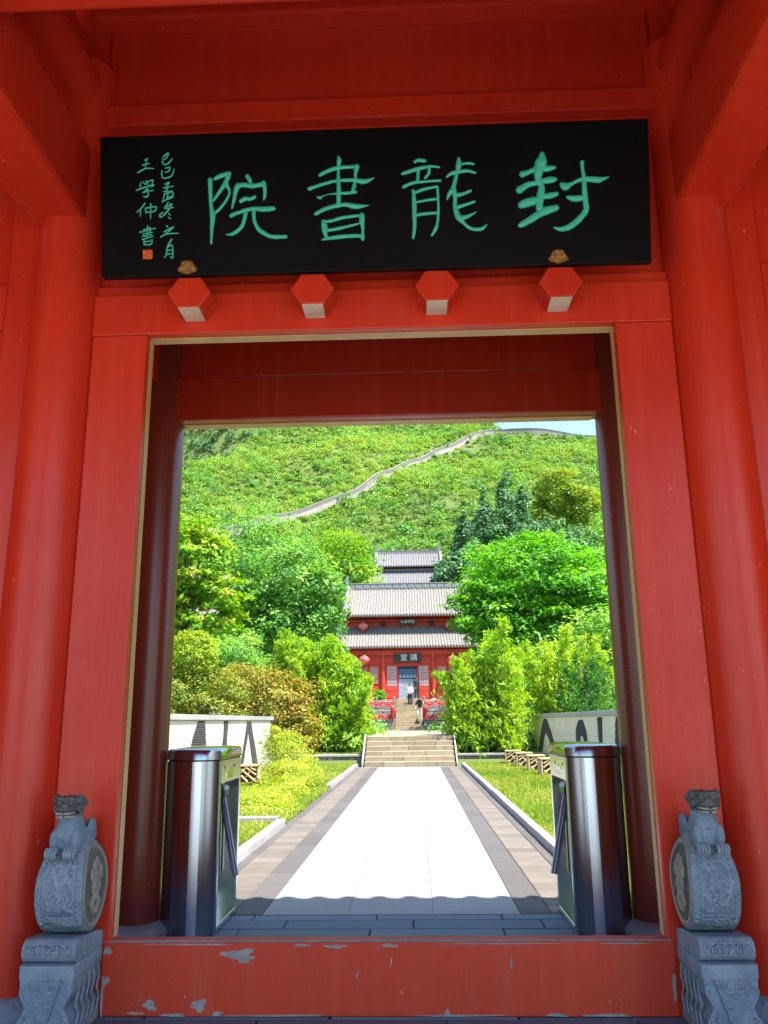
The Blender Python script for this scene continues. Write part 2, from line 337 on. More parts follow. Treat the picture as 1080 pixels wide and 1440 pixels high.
# ------------------------------------------------------------------ terrain and ground
def g(x, y):
    x = np.asarray(x, float); y = np.asarray(y, float)
    b = np.interp(y, [-900, 23.5, 24.4, 30, 46, 50, 57, 70, 78], [-.06, -.06, .28, .55, .75, .85, 1.5, 2.6, 5.0])
    yc = np.interp(x, [-260, -90, -50, -38, -20, 12, 24, 34, 52, 260], [120, 150, 171, 228, 330, 330, 209, 202, 202, 188])
    hill = np.maximum(0, np.minimum(y, yc) - 80) * .55 - np.clip(y - yc, 0, 90) * .4
    w = np.clip((y - 82) / 30, 0, 1)
    nz = 1.1 * np.sin(x * .11 + y * .05) + .9 * np.sin(y * .13 - x * .07 + 1.3) + .5 * np.sin(x * .31 + .4) * np.sin(y * .27)
    return np.maximum(b + hill + w * nz, np.where(y > 120, -5, b - .01))
def grid_mesh(xs, ys, zf):
    X, Y = np.meshgrid(xs, ys); Z = zf(X, Y)
    V = np.stack([X.ravel(), Y.ravel(), Z.ravel()], 1)
    nx, ny = len(xs), len(ys)
    i = (np.arange(ny - 1)[:, None] * nx + np.arange(nx - 1)[None, :]).ravel()
    return V, np.stack([i, i + 1, i + nx + 1, i + nx], 1)
xs = np.concatenate([np.linspace(-900, -130, 12), np.arange(-120, -30, 4), np.arange(-30, 30, 1.5), np.arange(30, 121, 4), np.linspace(130, 900, 12)])
ys = np.concatenate([np.linspace(-900, -40, 10), np.arange(-30, 20, 5), np.arange(20, 30, .4), np.arange(30, 90, 2), np.arange(90, 345, 3.0), np.linspace(350, 1500, 16)])
V, F = grid_mesh(xs, ys, g)
tag(np_obj('hillside_terrain', np_mesh('hillside_terrain', V, F, DIRT, smooth=True)), kind='structure')
def g2(x, y): return np.interp(y, [240, 330, 420, 520], [0, 60, 190, 150]) * (1 - np.clip((x + 60) / 75, 0, 1)) + 4 * np.sin(x * .06) + 3 * np.sin(y * .07 + x * .02)
V, F = grid_mesh(np.arange(-260, 41, 6.0), np.arange(240, 530, 6.0), g2)
tag(np_obj('far_ridge_terrain', np_mesh('far_ridge_terrain', V, F, DIRT, smooth=True)), kind='structure')

def slab(me_w, me_l, th, material, name, bev=.006):
    m = MB().box(-me_w / 2, me_w / 2, -me_l / 2, me_l / 2, -th, 0).mesh(name, material)
    bm = bmesh.new(); bm.from_mesh(m)
    bmesh.ops.bevel(bm, geom=[e for e in bm.edges if all(v.co.z > -1e-5 for v in e.verts)], offset=bev, segments=1, affect='EDGES')
    bm.to_mesh(m); bm.free(); return m
def put(me, name, parent, x, y, z, rz=0):
    o = bpy.data.objects.new(name, me); COL.objects.link(o); o.parent = parent
    o.location = Vector((x, y, z)) - origin(parent); o.rotation_euler.z = rz; return o
rnd = random.Random(5)
# sunlit forecourt behind the camera
tag(MB().box(-60, 60, -70, -3.2, -.055, -.03).build('forecourt_plaza', PLAZA), kind='structure')
# gate floor of long blue-grey slabs
gf = tag(MB().box(-5.2, 5.2, -3.2, 2.22, -.12, -.045).build('gate_floor', DARK_STONE), kind='structure')
meshes = {}
y = -3.17
row = 0
while y < 2.2:
    d = .27 if y > 0 else .45
    d = min(d, 2.215 - y)
    if d < .08: break
    x = -5.2 + rnd.uniform(-.9, 0) ; 
    while x < 5.2:
        w = .92
        k = (round(w, 2), round(d, 2))
        if k not in meshes: meshes[k] = slab(w - .009, d - .009, .05, FLOOR, 'floor_slab')
        if (abs(x + w / 2) < 2.5 or y > -.5) and x > -5.2 and x + w < 5.2: put(meshes[k], 'floor_slab', gf, x + w / 2, y + d / 2, rnd.uniform(-.002, .0015))
        x += w
    y += d; row += 1
# courtyard path
cp = tag(MB().box(-1.66, 1.62, 2.22, 23.0, -.12, -.012).build('courtyard_path', KERB), kind='structure')
wm = [slab(.643, .6185, .05, WHITE_SLAB, 'white_slab', .0015)]
for j in range(33):
    yy = 2.23 + .62 * (j + .5)
    if yy > 22.7: break
    for i in range(3): put(wm[0], 'white_slab', cp, -1.01 + .645 * (i + .5), yy, rnd.uniform(-.0012, .0012))
gm = slab(.235, .595, .05, GREY_SLAB, 'grey_slab'); tm = slab(.325, .295, .05, TAN_SLAB, 'tan_brick'); em = slab(.115, .595, .05, GREY_SLAB, 'edge_slab')
for sgn, base in ((1, .925), (-1, -1.01)):
    for j in range(34):
        yy = 2.23 + .6 * (j + .5)
        put(gm, 'grey_slab', cp, base + sgn * .12, yy, -.001 + rnd.uniform(-.001, .001))
        put(em, 'edge_slab', cp, base + sgn * (.24 + .33 + .06), yy, -.001 + rnd.uniform(-.001, .001))
    for j in range(68):
        yy = 2.23 + .3 * (j + .5)
        put(tm, 'tan_brick', cp, base + sgn * (.24 + .165), yy, -.001 + rnd.uniform(-.0015, .0015))
# lawns, kerbs
def kerb(name, pts, label, h=.09, w=.11, seg=.9):
    t = thing(name, (pts[0][0], pts[0][1], 0), label, 'kerb')
    for (xa, ya), (xb, yb) in zip(pts[:-1], pts[1:]):
        L = math.hypot(xb - xa, yb - ya); n = max(1, round(L / seg)); a = math.atan2(yb - ya, xb - xa)
        m = slab(L / n - .006, w, .16, KERB, 'kerb_stone')
        for i in range(n):
            f = (i + .5) / n
            put(m, 'kerb_stone', t, xa + (xb - xa) * f, ya + (yb - ya) * f, h + rnd.uniform(-.006, .006), a + rnd.uniform(-.004, .004))
    return t
kerb('stone_kerb', [(1.68, 2.6), (1.68, 23.4)], 'long pale stone kerb between paved path and right-hand lawn')
kerb('stone_kerb', [(-1.73, 2.6), (-1.73, 7.75)], 'short pale kerb beside left turnstile along path')
kerb('stone_kerb', [(-1.83, 8.0), (-4.3, 8.0)], 'pale kerb running sideways across left lawn', w=.2)
kerb('stone_kerb', [(-1.73, 14.2), (-1.73, 23.2)], 'pale kerb along far end of left lawn')
lawnR = tag(MB().box(1.73, 4.5, 2.3, 24.0, -.05, .02).build('lawn_right', GRASSBASE), kind='structure')
lawnL = tag(MB().box(-4.6, -1.79, 14.1, 24.0, -.05, .02).box(-4.6, -1.80, 2.3, 7.9, -.05, .018).box(-4.6, -1.71, 8.12, 14.1, -.05, .010).build('lawn_left', GRASSBASE), kind='structure')
rng = np.random.default_rng(3)
def grass(name, areas, label):
    Vs = []; Fs = []; Ts = []; nb = 0
    for x0, x1, y0, y1, dens, hh in areas:
        n = int((x1 - x0) * (y1 - y0) * dens)
        P = np.stack([rng.uniform(x0, x1, n), rng.uniform(y0, y1, n), np.full(n, .015)], 1)
        a = rng.uniform(0, 2 * np.pi, n); w = rng.uniform(.006, .014, n) * (1 + P[:, 1] / 25); h = hh * rng.uniform(.5, 1.3, n)
        D = np.stack([np.cos(a), np.sin(a), 0 * a], 1) * w[:, None]
        lean = rng.normal(size=(n, 3)) * h[:, None] * .35; lean[:, 2] = h
        V = np.stack([P - D, P + D, P + lean], 1).reshape(-1, 3)
        patch = .5 + .25 * np.sin(P[:, 0] * 2.1 + P[:, 1] * .7) + .25 * np.sin(P[:, 1] * 1.3 - P[:, 0] * .9 + 2)
        t = np.clip(patch * .55 + rng.uniform(0, .45, n), 0, 1)
        Vs.append(V); Fs.append(np.arange(n * 3).reshape(n, 3) + nb); nb += n * 3; Ts.append(np.repeat(t, 3))
    return tag(np_obj(name, np_mesh(name, np.concatenate(Vs), np.concatenate(Fs), L_LAWN, np.concatenate(Ts))), label, 'grass', kind='stuff')
grass('lawn_grass', [(1.74, 4.4, 4.5, 12, 1800, .055), (1.74, 4.4, 12, 23.9, 1100, .06)], 'sunlit mown grass of the right-hand lawn')
grass('lawn_grass', [(-4.4, -1.8, 4.5, 7.85, 1500, .06), (-4.4, -1.69, 8.15, 14.1, 1700, .06), (-4.4, -1.8, 14.1, 23.9, 1100, .06)], 'sunlit yellowish grass of the left-hand lawn')

# ------------------------------------------------------------------ gatehouse
GH = thing('gatehouse', (0, .3, 0), 'red lacquered timber gatehouse framing the whole view', 'gatehouse')
def column(x, y, r, z0, z1, base_h, paint=None):
    c = MB().lathe([(r * 1.0, z0), (r * .995, 2.0), (r * .965, 4.0), (r * .94, z1)], (x, y, 0), 48).build('column', paint or RED, GH, smooth=True)
    b = MB().lathe([(r * 1.42, 0), (r * 1.5, .03), (r * 1.5, base_h * .5), (r * 1.25, base_h * .9), (r * 1.05, base_h)], (x, y, 0), 32).build('column_base', BLUE_STONE, c, smooth=True)
    return c
for sx in (-1, 1):
    column(sx * 1.93, .06, .205, .10, 5.6, .12)
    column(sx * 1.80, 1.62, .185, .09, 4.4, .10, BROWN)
    column(sx * 1.98, -2.45, .205, .10, 4.45, .12)
    MB().box(min(sx * 1.40, sx * 1.73), max(sx * 1.40, sx * 1.73), 0, .13, 0, 3.678).build('door_jamb', RED, GH, bevel=.006)
    MB().box(*sorted((sx * 1.399, sx * 1.3955)), .066, .126, .345, 3.674).build('jamb_lining', LINING, GH)
MB().box(-1.735, 1.735, -.004, .134, 3.68, 3.945).build('door_lintel', RED, GH, bevel=.007)
MB().box(-1.398, 1.398, .055, .128, 3.6745, 3.6795).build('lintel_lining', LINING, GH)
MB().box(-1.60, 1.60, 1.62, 1.715, 3.694, 3.6995).build('rear_lintel_lining', LINING, GH)
MB().box(-1.735, 1.735, .03, .12, 3.947, 4.02).build('lintel_ledge', RED, GH, bevel=.005)
MB().box(-1.74, 1.74, .075, .13, 4.02, 5.16).build('upper_panel', RED, GH, bevel=.004)
MB().box(-1.76, 1.76, .0, .14, 5.16, 5.315).build('upper_rail', RED, GH, bevel=.008)
MB().box(-1.76, 1.76, .10, .15, 5.317, 5.955).build('upper_panel', RED, GH, bevel=.003)
for x in (-1.785, 1.745): MB().box(x, x + .04, .06, .14, 5.317, 5.955).build('panel_stile', RED, GH, bevel=.005)
MB().box(-1.9, 1.9, -.05, .2, 5.957, 6.3).build('upper_beam', RED, GH, bevel=.02)
for sx in (-1, 1): MB().box(*sorted((sx * 1.79, sx * 2.2)), .01, .17, 5.4, 6.28).build('corner_panel', RED, GH)
# threshold
TH = MB().box(-1.425, 1.425, -.012, .115, .002, .338).build('threshold', RED_OLD, GH, bevel=.008)
def blob(cx, cz, rx, rz, seed, n=18):
    rr = random.Random(seed); ph = [rr.uniform(0, 6.28) for _ in range(4)]
    out = []
    for i in range(n):
        t = 2 * math.pi * i / n
        k = 1 + .20 * math.sin(2 * t + ph[0]) + .2 * math.sin(3 * t + ph[1]) + .16 * math.sin(5 * t + ph[2]) + rr.uniform(-.12, .12)
        out.append((cx + rx * k * math.cos(t), min(.333, max(.006, cz + rz * k * math.sin(t)))))
    return out
chips = [(-.74, .285, .085, .03, 1), (-.70, .262, .05, .02, 2), (-1.395, .300, .022, .025, 3), (-1.40, .165, .022, .028, 4), (-1.17, .055, .042, .026, 5), (-.925, .055, .05, .028, 6), (-1.24, .02, .05, .008, 7),
         (-.25, .318, .06, .012, 8), (.02, .322, .05, .010, 9), (-.42, .325, .05, .007, 10), (.30, .02, .018, .02, 11), (.83, .012, .06, .010, 12), (1.08, .012, .11, .011, 13), (-.55, .01, .3, .005, 14), (.35, .010, .25, .005, 15),
         (.55, .33, .3, .004, 16), (-.98, .331, .25, .005, 17), (1.2, .33, .12, .006, 18), (-1.05, .012, .09, .009, 19), (-.14, .19, .006, .02, 20), (.62, .24, .004, .05, 21), (-.83, .02, .03, .012, 22), (1.405, .14, .012, .07, 23), (-1.41, .08, .008, .09, 24)]
for k_, (cx, cz, rx, rz, sd_) in enumerate(chips):
    MB().prism(blob(cx, cz, rx * .8, rz * .8, sd_), 'y', -.0118, -.0130 - .00022 * k_).build('bare_patch', CHIP, TH)
MB().prism([(-1.42, -.006), (-1.1, -.0095), (-.4, -.008), (.2, -.0095), (.9, -.007), (1.42, -.009), (1.42, .02), (.6, .012), (0, .03), (-.7, .015), (-1.42, .03)], 'z', .3385, .3405).build('bare_patch', CHIP, TH)
# door pegs (hexagonal), each with a thin pale plate underneath
for cx in (-1.105, -.38, .345, 1.06):
    hx = [(cx - .066, 3.757), (cx + .066, 3.757), (cx + .128, 3.852), (cx + .066, 3.947), (cx - .066, 3.947), (cx - .128, 3.852)]
    pg = MB().prism(hx, 'y', -.185, -.005).build('door_peg', RED, GH, bevel=.006)
    MB().box(cx - .060, cx + .060, -.180, -.008, 3.754, 3.7565).build('peg_underside', PEGPALE, pg)
# rear frame
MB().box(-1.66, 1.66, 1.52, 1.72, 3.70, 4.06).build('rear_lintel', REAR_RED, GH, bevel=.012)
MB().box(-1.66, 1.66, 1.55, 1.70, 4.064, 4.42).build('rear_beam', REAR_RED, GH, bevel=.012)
for sx in (-1, 1):
    # tie beams running out over the porch
    x0, x1 = sorted((sx * 1.80, sx * 2.16))
    MB().box(x0, x1, -2.7, .0, 4.42, 4.93).build('tie_beam', RED, GH, bevel=.035, seg=3)
    x0, x1 = sorted((sx * 1.82, sx * 2.10))
    MB().tube([(sx * 1.93, -2.2, 5.42), (sx * 1.93, .05, 5.42)], .15, 20).build('upper_tie_beam', RED, GH, smooth=True)
    MB().box(min(sx * 1.95, sx * 2.02), max(sx * 1.95, sx * 2.02), -2.4, .05, 4.93, 5.9).build('tie_panel', RED, GH)
    x0, x1 = sorted((sx * 1.79, sx * 2.12))
    MB().box(x0, x1, .0, 1.5, 4.0, 4.35).build('tie_beam', RED, GH, bevel=.02)
    # side bay: panels with raised frames and a sill
    x0, x1 = sorted((sx * 2.1, sx * 4.55))
    MB().box(x0, x1, .06, .14, .0, 5.9).build('side_wall', RED, GH)
    a, b = sorted((sx * 2.1, sx * 2.30))
    MB().box(a, b, .02, .059, .0, 5.3).build('side_stile', RED, GH, bevel=.006)
    a, b = sorted((sx * 2.30, sx * 4.5))
    MB().box(a, b, .015, .059, 3.75, 4.05).build('side_rail', RED, GH, bevel=.006)
    a, b = sorted((sx * 2.04, sx * 4.5))
    MB().box(a, b, -.10, .058, 1.03, 1.13).build('window_sill', RED, GH, bevel=.008)
    a, b = sorted((sx * 2.13, sx * 4.5))
    MB().box(a, b, -.02, .055, .0, .14).build('wall_plinth', BLUE_STONE, GH, bevel=.01)
    column(sx * 4.65, .06, .205, .10, 5.6, .12)
    a, b = sorted((sx * 4.62, sx * 4.80))
    MB().box(a, b, -2.5, 1.7, 0, 5.6).build('gable_wall', RED, GH)
MB().box(-1.80, 1.80, -1.62, -1.35, 4.68, 4.93).build('cross_beam', RED, GH, bevel=.03, seg=3)
# unseen tiled roof, eaves shaped to set the court shadow and dim the porch
RF = MB().prism([(-3.44, 4.15), (-3.40, 4.07), (-.3, 6.42), (1.72, 4.44), (1.76, 4.52), (-.3, 6.62)], 'x', -5.4, 5.4).build('roof', RED, GH)
dr = MB()
for i in range(43):
    cx = -5.3 + i * .252
    dr.tube([(cx, 1.80, 4.50), (cx, .9, 5.36)], .055, 10)
    dr.prism([(cx - .085, 4.49)] + [(cx + .085 * -math.cos(t), 4.49 - .075 * math.sin(t)) for t in np.linspace(.35, 2.8, 7)] + [(cx + .085, 4.49)], 'y', 1.77, 1.785)
dr.build('eave_tile', ROOF2, RF)['kind'] = 'stuff'

# ------------------------------------------------------------------ calligraphy board over the door
BIG = [[[-971,562,30,-970,491,25,-968,415,23,-959,344,33,-965,279,23,-970,188,14],
[-942,567,20,-914,581,28,-859,597,25],
[-859,594,30,-874,554,28,-905,505,23,-952,440,15],
[-875,534,25,-858,485,15,-881,433,18,-917,389,18,-946,364,18],
[-750,575,28,-738,555,25,-728,529,18],
[-809,519,30,-774,526,28,-723,518,28,-663,525,28],
[-655,534,28,-649,496,23,-651,456,20,-657,431,6],
[-807,522,35,-822,487,28,-831,441,20,-844,391,13],
[-790,430,25,-765,444,25,-735,441,23,-709,453,20],
[-850,346,25,-817,360,23,-726,383,25,-660,378,30,-600,380,28],
[-764,358,25,-777,308,25,-793,274,23,-839,240,23,-882,236,5],
[-716,367,23,-714,317,23,-692,265,25,-657,237,28,-612,215,25,-532,213,24],
],
[[-214,675,11,-210,653,28,-215,611,19,-217,547,21,-215,483,25,-219,385,30],
[-324,569,21,-279,591,23,-224,607,25,-173,610,21,-105,611,21],
[-107,611,32,-116,573,21,-117,531,21,-133,471,25],
[-387,490,25,-344,504,21,-289,519,19,-225,532,19,-132,533,23,-64,522,30,-9,542,6],
[-347,442,4,-326,435,21,-313,443,8,-281,453,5,-226,457,13,-167,458,21,-114,462,17],
[-351,342,23,-304,366,25,-240,383,25,-177,390,25,-118,377,32,-41,381,4],
[-312,298,17,-304,272,38,-300,230,30,-292,200,17],
[-310,296,17,-263,297,19,-195,314,21,-85,325,19],
[-83,325,34,-83,287,32,-79,244,19,-81,185,21],
[-294,242,21,-247,247,21,-196,256,19,-145,267,17,-94,279,8],
[-318,188,8,-282,195,21,-197,203,25,-112,205,21,-79,197,21],
],
[[232,629,19,254,637,21,289,632,21],
[158,561,19,210,576,24,274,592,21,328,599,16,371,592,13],
[250,580,21,246,517,21],
[314,588,21,311,559,19,289,532,16],
[162,483,19,219,505,19,300,511,16,377,514,16],
[218,459,19,223,405,27,223,324,27,222,243,24,213,183,16],
[220,445,21,288,467,19,358,479,16],
[360,479,16,362,416,16,363,352,16,359,292,16,348,239,21,323,196,16],
[235,391,13,287,400,16,346,406,19],
[234,315,19,285,322,21,349,325,16],
[487,637,21,486,602,37,477,564,24,466,521,24,451,468,27],
[502,606,13,542,610,16,573,604,13],
[415,534,11,445,554,24,499,563,24,541,565,19,581,552,13],
[446,452,32,426,431,24,415,401,8],
[456,457,29,461,402,24,460,354,27,477,299,37,508,261,21,550,227,19,609,223,24,641,248,8],
[466,424,27,507,431,21,552,448,16],
[473,353,27,521,368,19,572,383,16],
[493,288,32,536,300,21,582,323,6],
],
[[969,646,34,965,611,63,950,566,63,943,508,43,962,456,37,952,398,48,947,329,43],
[852,534,37,887,545,28,933,563,34],
[961,559,28,1007,564,34,1041,568,17],
[836,445,48,885,473,34,942,482,28],
[960,490,28,1000,495,40,1039,499,28],
[843,356,43,883,369,54,940,381,40],
[963,398,31,1009,405,37,1046,413,28],
[837,238,34,892,268,43,967,311,48,1041,332,40],
[1081,466,31,1101,454,45,1135,470,23,1193,494,26,1255,492,37,1295,488,34,1349,503,5],
[1198,592,28,1200,552,20,1207,499,28,1208,430,31,1212,367,34,1214,315,34,1176,265,37,1118,220,37,1067,208,28,1030,218,11],
[1111,393,20,1145,383,37,1193,385,31],
],
]
SMALL = [[[-1246,709,9,-1216,730,9,-1226,703,9,-1241,693,6],[-1249,699,9,-1251,674,9,-1237,661,9,-1212,673,9,-1194,694,6],],
[[-1234,641,9,-1209,644,9,-1215,623,9,-1237,616,6],[-1255,624,9,-1255,589,9,-1233,581,9,-1198,595,9,-1183,634,6],],
[[-1238,544,9,-1213,556,9,-1228,534,6],[-1246,524,9,-1189,532,6],[-1221,533,9,-1234,504,9,-1249,502,6],[-1234,501,9,-1194,503,6],[-1242,489,9,-1250,455,6],[-1242,487,9,-1194,498,9,-1197,473,9,-1229,464,6],[-1222,484,9,-1230,459,6],[-1257,443,9,-1190,468,6],],
[[-1222,436,9,-1245,402,6],[-1230,412,9,-1198,428,9,-1231,379,9,-1266,351,9,-1271,366,9,-1251,380,6],[-1235,400,9,-1190,406,6],[-1218,370,9,-1210,361,6],[-1221,349,9,-1209,339,6],],
[[-1232,298,9,-1224,289,6],[-1247,263,9,-1190,291,9,-1242,248,6],[-1268,234,9,-1232,250,9,-1163,253,6],],
[[-1203,217,9,-1229,176,9,-1237,131,9,-1247,109,6],[-1226,173,9,-1201,182,9,-1199,110,9,-1214,116,6],[-1230,151,9,-1204,156,6],[-1234,129,9,-1202,135,6],],
[[-1356,692,9,-1336,702,6],[-1346,695,9,-1354,642,6],[-1369,663,9,-1331,672,6],[-1399,619,9,-1352,642,9,-1304,640,6],],
[[-1388,536,9,-1380,561,6],[-1368,563,9,-1358,548,6],[-1353,568,9,-1338,547,6],[-1338,567,9,-1353,548,6],[-1328,567,9,-1310,571,9,-1316,546,6],[-1408,515,9,-1368,528,9,-1306,544,9,-1318,532,6],[-1364,503,9,-1338,522,9,-1353,518,6],[-1371,501,9,-1309,511,6],[-1341,512,9,-1339,482,9,-1354,473,9,-1369,478,6],],
[[-1359,436,9,-1380,409,9,-1408,383,6],[-1385,399,9,-1388,360,6],[-1357,406,9,-1353,376,6],[-1355,406,9,-1295,414,9,-1303,387,9,-1350,383,6],[-1325,432,9,-1327,343,6],],
[[-1369,279,9,-1329,289,6],[-1392,265,9,-1297,287,6],[-1344,301,9,-1350,229,6],[-1329,291,9,-1332,258,6],[-1372,255,9,-1317,262,6],[-1375,241,9,-1322,249,6],[-1377,222,9,-1312,240,6],[-1367,215,9,-1365,192,9,-1325,194,9,-1320,223,6],[-1360,207,9,-1328,213,6],],
]

t13 = R(13)
PB = Vector((-.019, -.2, 3.95))
PLQ = thing('calligraphy_board', (-.019, -.2, 3.95), 'black lacquered board with large green calligraphy leaning above the doorway', 'sign board')
def bp(u, v, d=0.0):
    # board plane: u across, v up along the lean, d towards the viewer
    return (u, -.2 - v * math.sin(t13) - d * math.cos(t13), 3.95 + v * math.cos(t13) - d * math.sin(t13))
def board_box(u0, u1, v0, v1, d0, d1):
    q = [(u0, v0), (u1, v0), (u1, v1), (u0, v1)]
    return MB().add([bp(a, b, d0) for a, b in q] + [bp(a, b, d1) for a, b in q],
                    [(3, 2, 1, 0), (4, 5, 6, 7), (0, 1, 5, 4), (1, 2, 6, 5), (2, 3, 7, 6), (3, 0, 4, 7)])
board_box(-1.623, 1.585, 0, .84, -.055, 0).build('panel', BLACK, PLQ, bevel=.008)
def cr_spline(pts, k=6):
    p = [pts[0]] + pts + [pts[-1]]; out = []
    for i in range(1, len(p) - 2):
        a, b, c, d = (np.array(q, float) for q in p[i - 1:i + 3])
        for j in range(k):
            t = j / k
            out.append(.5 * ((2 * b) + (-a + c) * t + (2 * a - 5 * b + 4 * c - d) * t * t + (-a + 3 * b - 3 * c + d) * t ** 3))
    out.append(np.array(pts[-1], float)); return out
def stroke(mb, flat, k=6, hgt=.32, rr=None):
    pts = [(flat[i] / 1000, flat[i + 1] / 1000, flat[i + 2] / 1000) for i in range(0, len(flat), 3)]
    sp = cr_spline(pts, k); n = len(sp)
    # round the two ends
    d0 = sp[0][:2] - sp[1][:2]; d0 = d0 / (np.linalg.norm(d0) + 1e-9); d1 = sp[-1][:2] - sp[-2][:2]; d1 = d1 / (np.linalg.norm(d1) + 1e-9)
    def ends(p, d, w): return [np.array([*(p[:2] + d * w * .5 * s), w * c]) for s, c in ((.55, .83), (.88, .47), (1.0, .08))]
    seq = list(reversed(ends(sp[0], d0, sp[0][2]))) + sp + ends(sp[-1], d1, sp[-1][2])
    vs = []; m = 7
    for i, q in enumerate(seq):
        a = seq[max(i - 1, 0)][:2]; b = seq[min(i + 1, len(seq) - 1)][:2]; t = b - a; t = t / (np.linalg.norm(t) + 1e-9)
        nrm = np.array([-t[1], t[0]]); w = max(q[2], .0015)
        if rr: w *= 1 + rr.uniform(-.09, .09)
        for j in range(m):
            ang = math.pi * j / (m - 1)
            o = q[:2] + nrm * (w / 2) * math.cos(ang)
            vs.append(bp(o[0], o[1], .0005 + w * hgt * math.sin(ang) ** .8 if 0 < j < m - 1 else -.001))
    fs = [(i * m + j, i * m + j + 1, (i + 1) * m + j + 1, (i + 1) * m + j) for i in range(len(seq) - 1) for j in range(m - 1)]
    mb.add(vs, fs)
rr = random.Random(9)
for ch in BIG:
    mb = MB()
    for st in ch: stroke(mb, st, rr=rr)
    mb.build('character', GREEN, PLQ, smooth=True, angle=60)
for ch in SMALL:
    mb = MB()
    for st in ch: stroke(mb, st, k=4, hgt=.25)
    mb.build('small_character', GREEN, PLQ, smooth=True, angle=60)
sl = board_box(-1.374, -1.319, .105, .159, -.001, .003).build('seal', SEAL, PLQ)
sm_ = MB()
for st in ([-1366, 152, 5, -1350, 150, 5, -1352, 120, 5], [-1342, 154, 4, -1328, 152, 4, -1327, 130, 5, -1340, 132, 4], [-1365, 136, 4, -1358, 112, 4], [-1345, 118, 4, -1328, 112, 5], [-1340, 142, 4, -1333, 142, 4]):
    vs0 = len(sm_.v); stroke(sm_, st, k=3, hgt=.3)
sm_.v = [(x, y - .004 * math.cos(t13), z - .004 * math.sin(t13)) for x, y, z in sm_.v]
sm_.build('seal_mark', SEALRED, sl)
for cu in (-1.111, 1.048):
    # cloud-shaped gilt clip standing on a door peg
    out = []
    for i in range(40):
        t = 2 * math.pi * i / 40
        k = 1 + .10 * math.cos(3 * t + math.pi / 2) + .06 * math.cos(5 * t + math.pi / 2)
        out.append((cu + .052 * k * math.cos(t), .046 + .040 * k * math.sin(t)))
    n = len(out); mb = MB()
    mb.add([bp(a, b, .002) for a, b in out] + [bp(a, b, .012) for a, b in out] + [bp(cu + (a - cu) * .86, .046 + (b - .046) * .86, .018) for a, b in out] + [bp(cu + (a - cu) * .74, .046 + (b - .046) * .74, .012) for a, b in out],
           [(i, (i + 1) % n, n + (i + 1) % n, n + i) for i in range(n)] + [(n + i, n + (i + 1) % n, 2 * n + (i + 1) % n, 2 * n + i) for i in range(n)] + [(2 * n + i, 2 * n + (i + 1) % n, 3 * n + (i + 1) % n, 3 * n + i) for i in range(n)] + [tuple(range(3 * n, 4 * n))])
    c = mb.build('gilt_clip', GOLD, PLQ, smooth=True)
    sw = MB()
    for q in ([(-.022, 0), (-.03, .012), (-.014, .02), (-.006, .006), (-.02, -.006)], [(.022, 0), (.03, .012), (.014, .02), (.006, .006), (.02, -.006)], [(-.028, -.012), (0, -.02), (.028, -.012)], [(-.016, .024), (0, .03), (.016, .024)]):
        sw.tube([bp(cu + a, .046 + b, .014) for a, b in q], .0035, 6)
    sw.build('scroll', GOLD, c, smooth=True)
DTILE2 = mat('dark_tile_rim', (.06, .057, .055), (.085, .08, .078), scale=20, rough=.8)
STRIP = mat('reflection_strip_steel', (.72, .82, .90), (.66, .77, .86), scale=3, rough=.28, rough2=.36, metal=1.0, stretch=(40, 40, .6))  # bright tone stands for the forecourt mirrored in the curved shell

# ------------------------------------------------------------------ carved drum stones either side of the threshold
def remeshed(mb, name, mats, parent, voxel, smooth_it=2):
    me = mb.mesh(name, mats); o = bpy.data.objects.new(name, me); COL.objects.link(o)
    m = o.modifiers.new('r', 'REMESH'); m.mode = 'VOXEL'; m.voxel_size = voxel; m.use_smooth_shade = True
    s = o.modifiers.new('s', 'SMOOTH'); s.iterations = smooth_it; s.factor = .5
    dg = bpy.context.evaluated_depsgraph_get(); me2 = bpy.data.meshes.new_from_object(o.evaluated_get(dg)); me2.name = name
    o.modifiers.clear(); o.data = me2; me2.polygons.foreach_set('use_smooth', [True] * len(me2.polygons))
    if not me2.materials: me2.materials.append(mats)
    o.parent = parent; o.location = -origin(parent); return o
def spiral(cx, cz, r, turns, y, flip=1, n=22):
    return [(cx + flip * r * (1 - i / n * .85) * math.cos(i / n * turns * 6.283), y, cz + r * (1 - i / n * .85) * math.sin(i / n * turns * 6.283)) for i in range(n)]
def carve(mb, pts, rad, n=7):
    """a softly rounded raised line cut in stone"""
    pts = [tuple(p) for p in pts]
    if len(pts) > 2 and len(pts) < 12:
        q = cr_spline(pts, 4)
    else: q = [np.array(p) for p in pts]
    if hasattr(rad, '__len__'): rad = list(np.interp(np.linspace(0, 1, len(q)), np.linspace(0, 1, len(rad)), rad))
    else: rad = [rad * (.45 if k in (0, len(q) - 1) else .95 + .12 * math.sin(k * 2.3)) for k in range(len(q))]
    mb.tube(q, rad, 8)
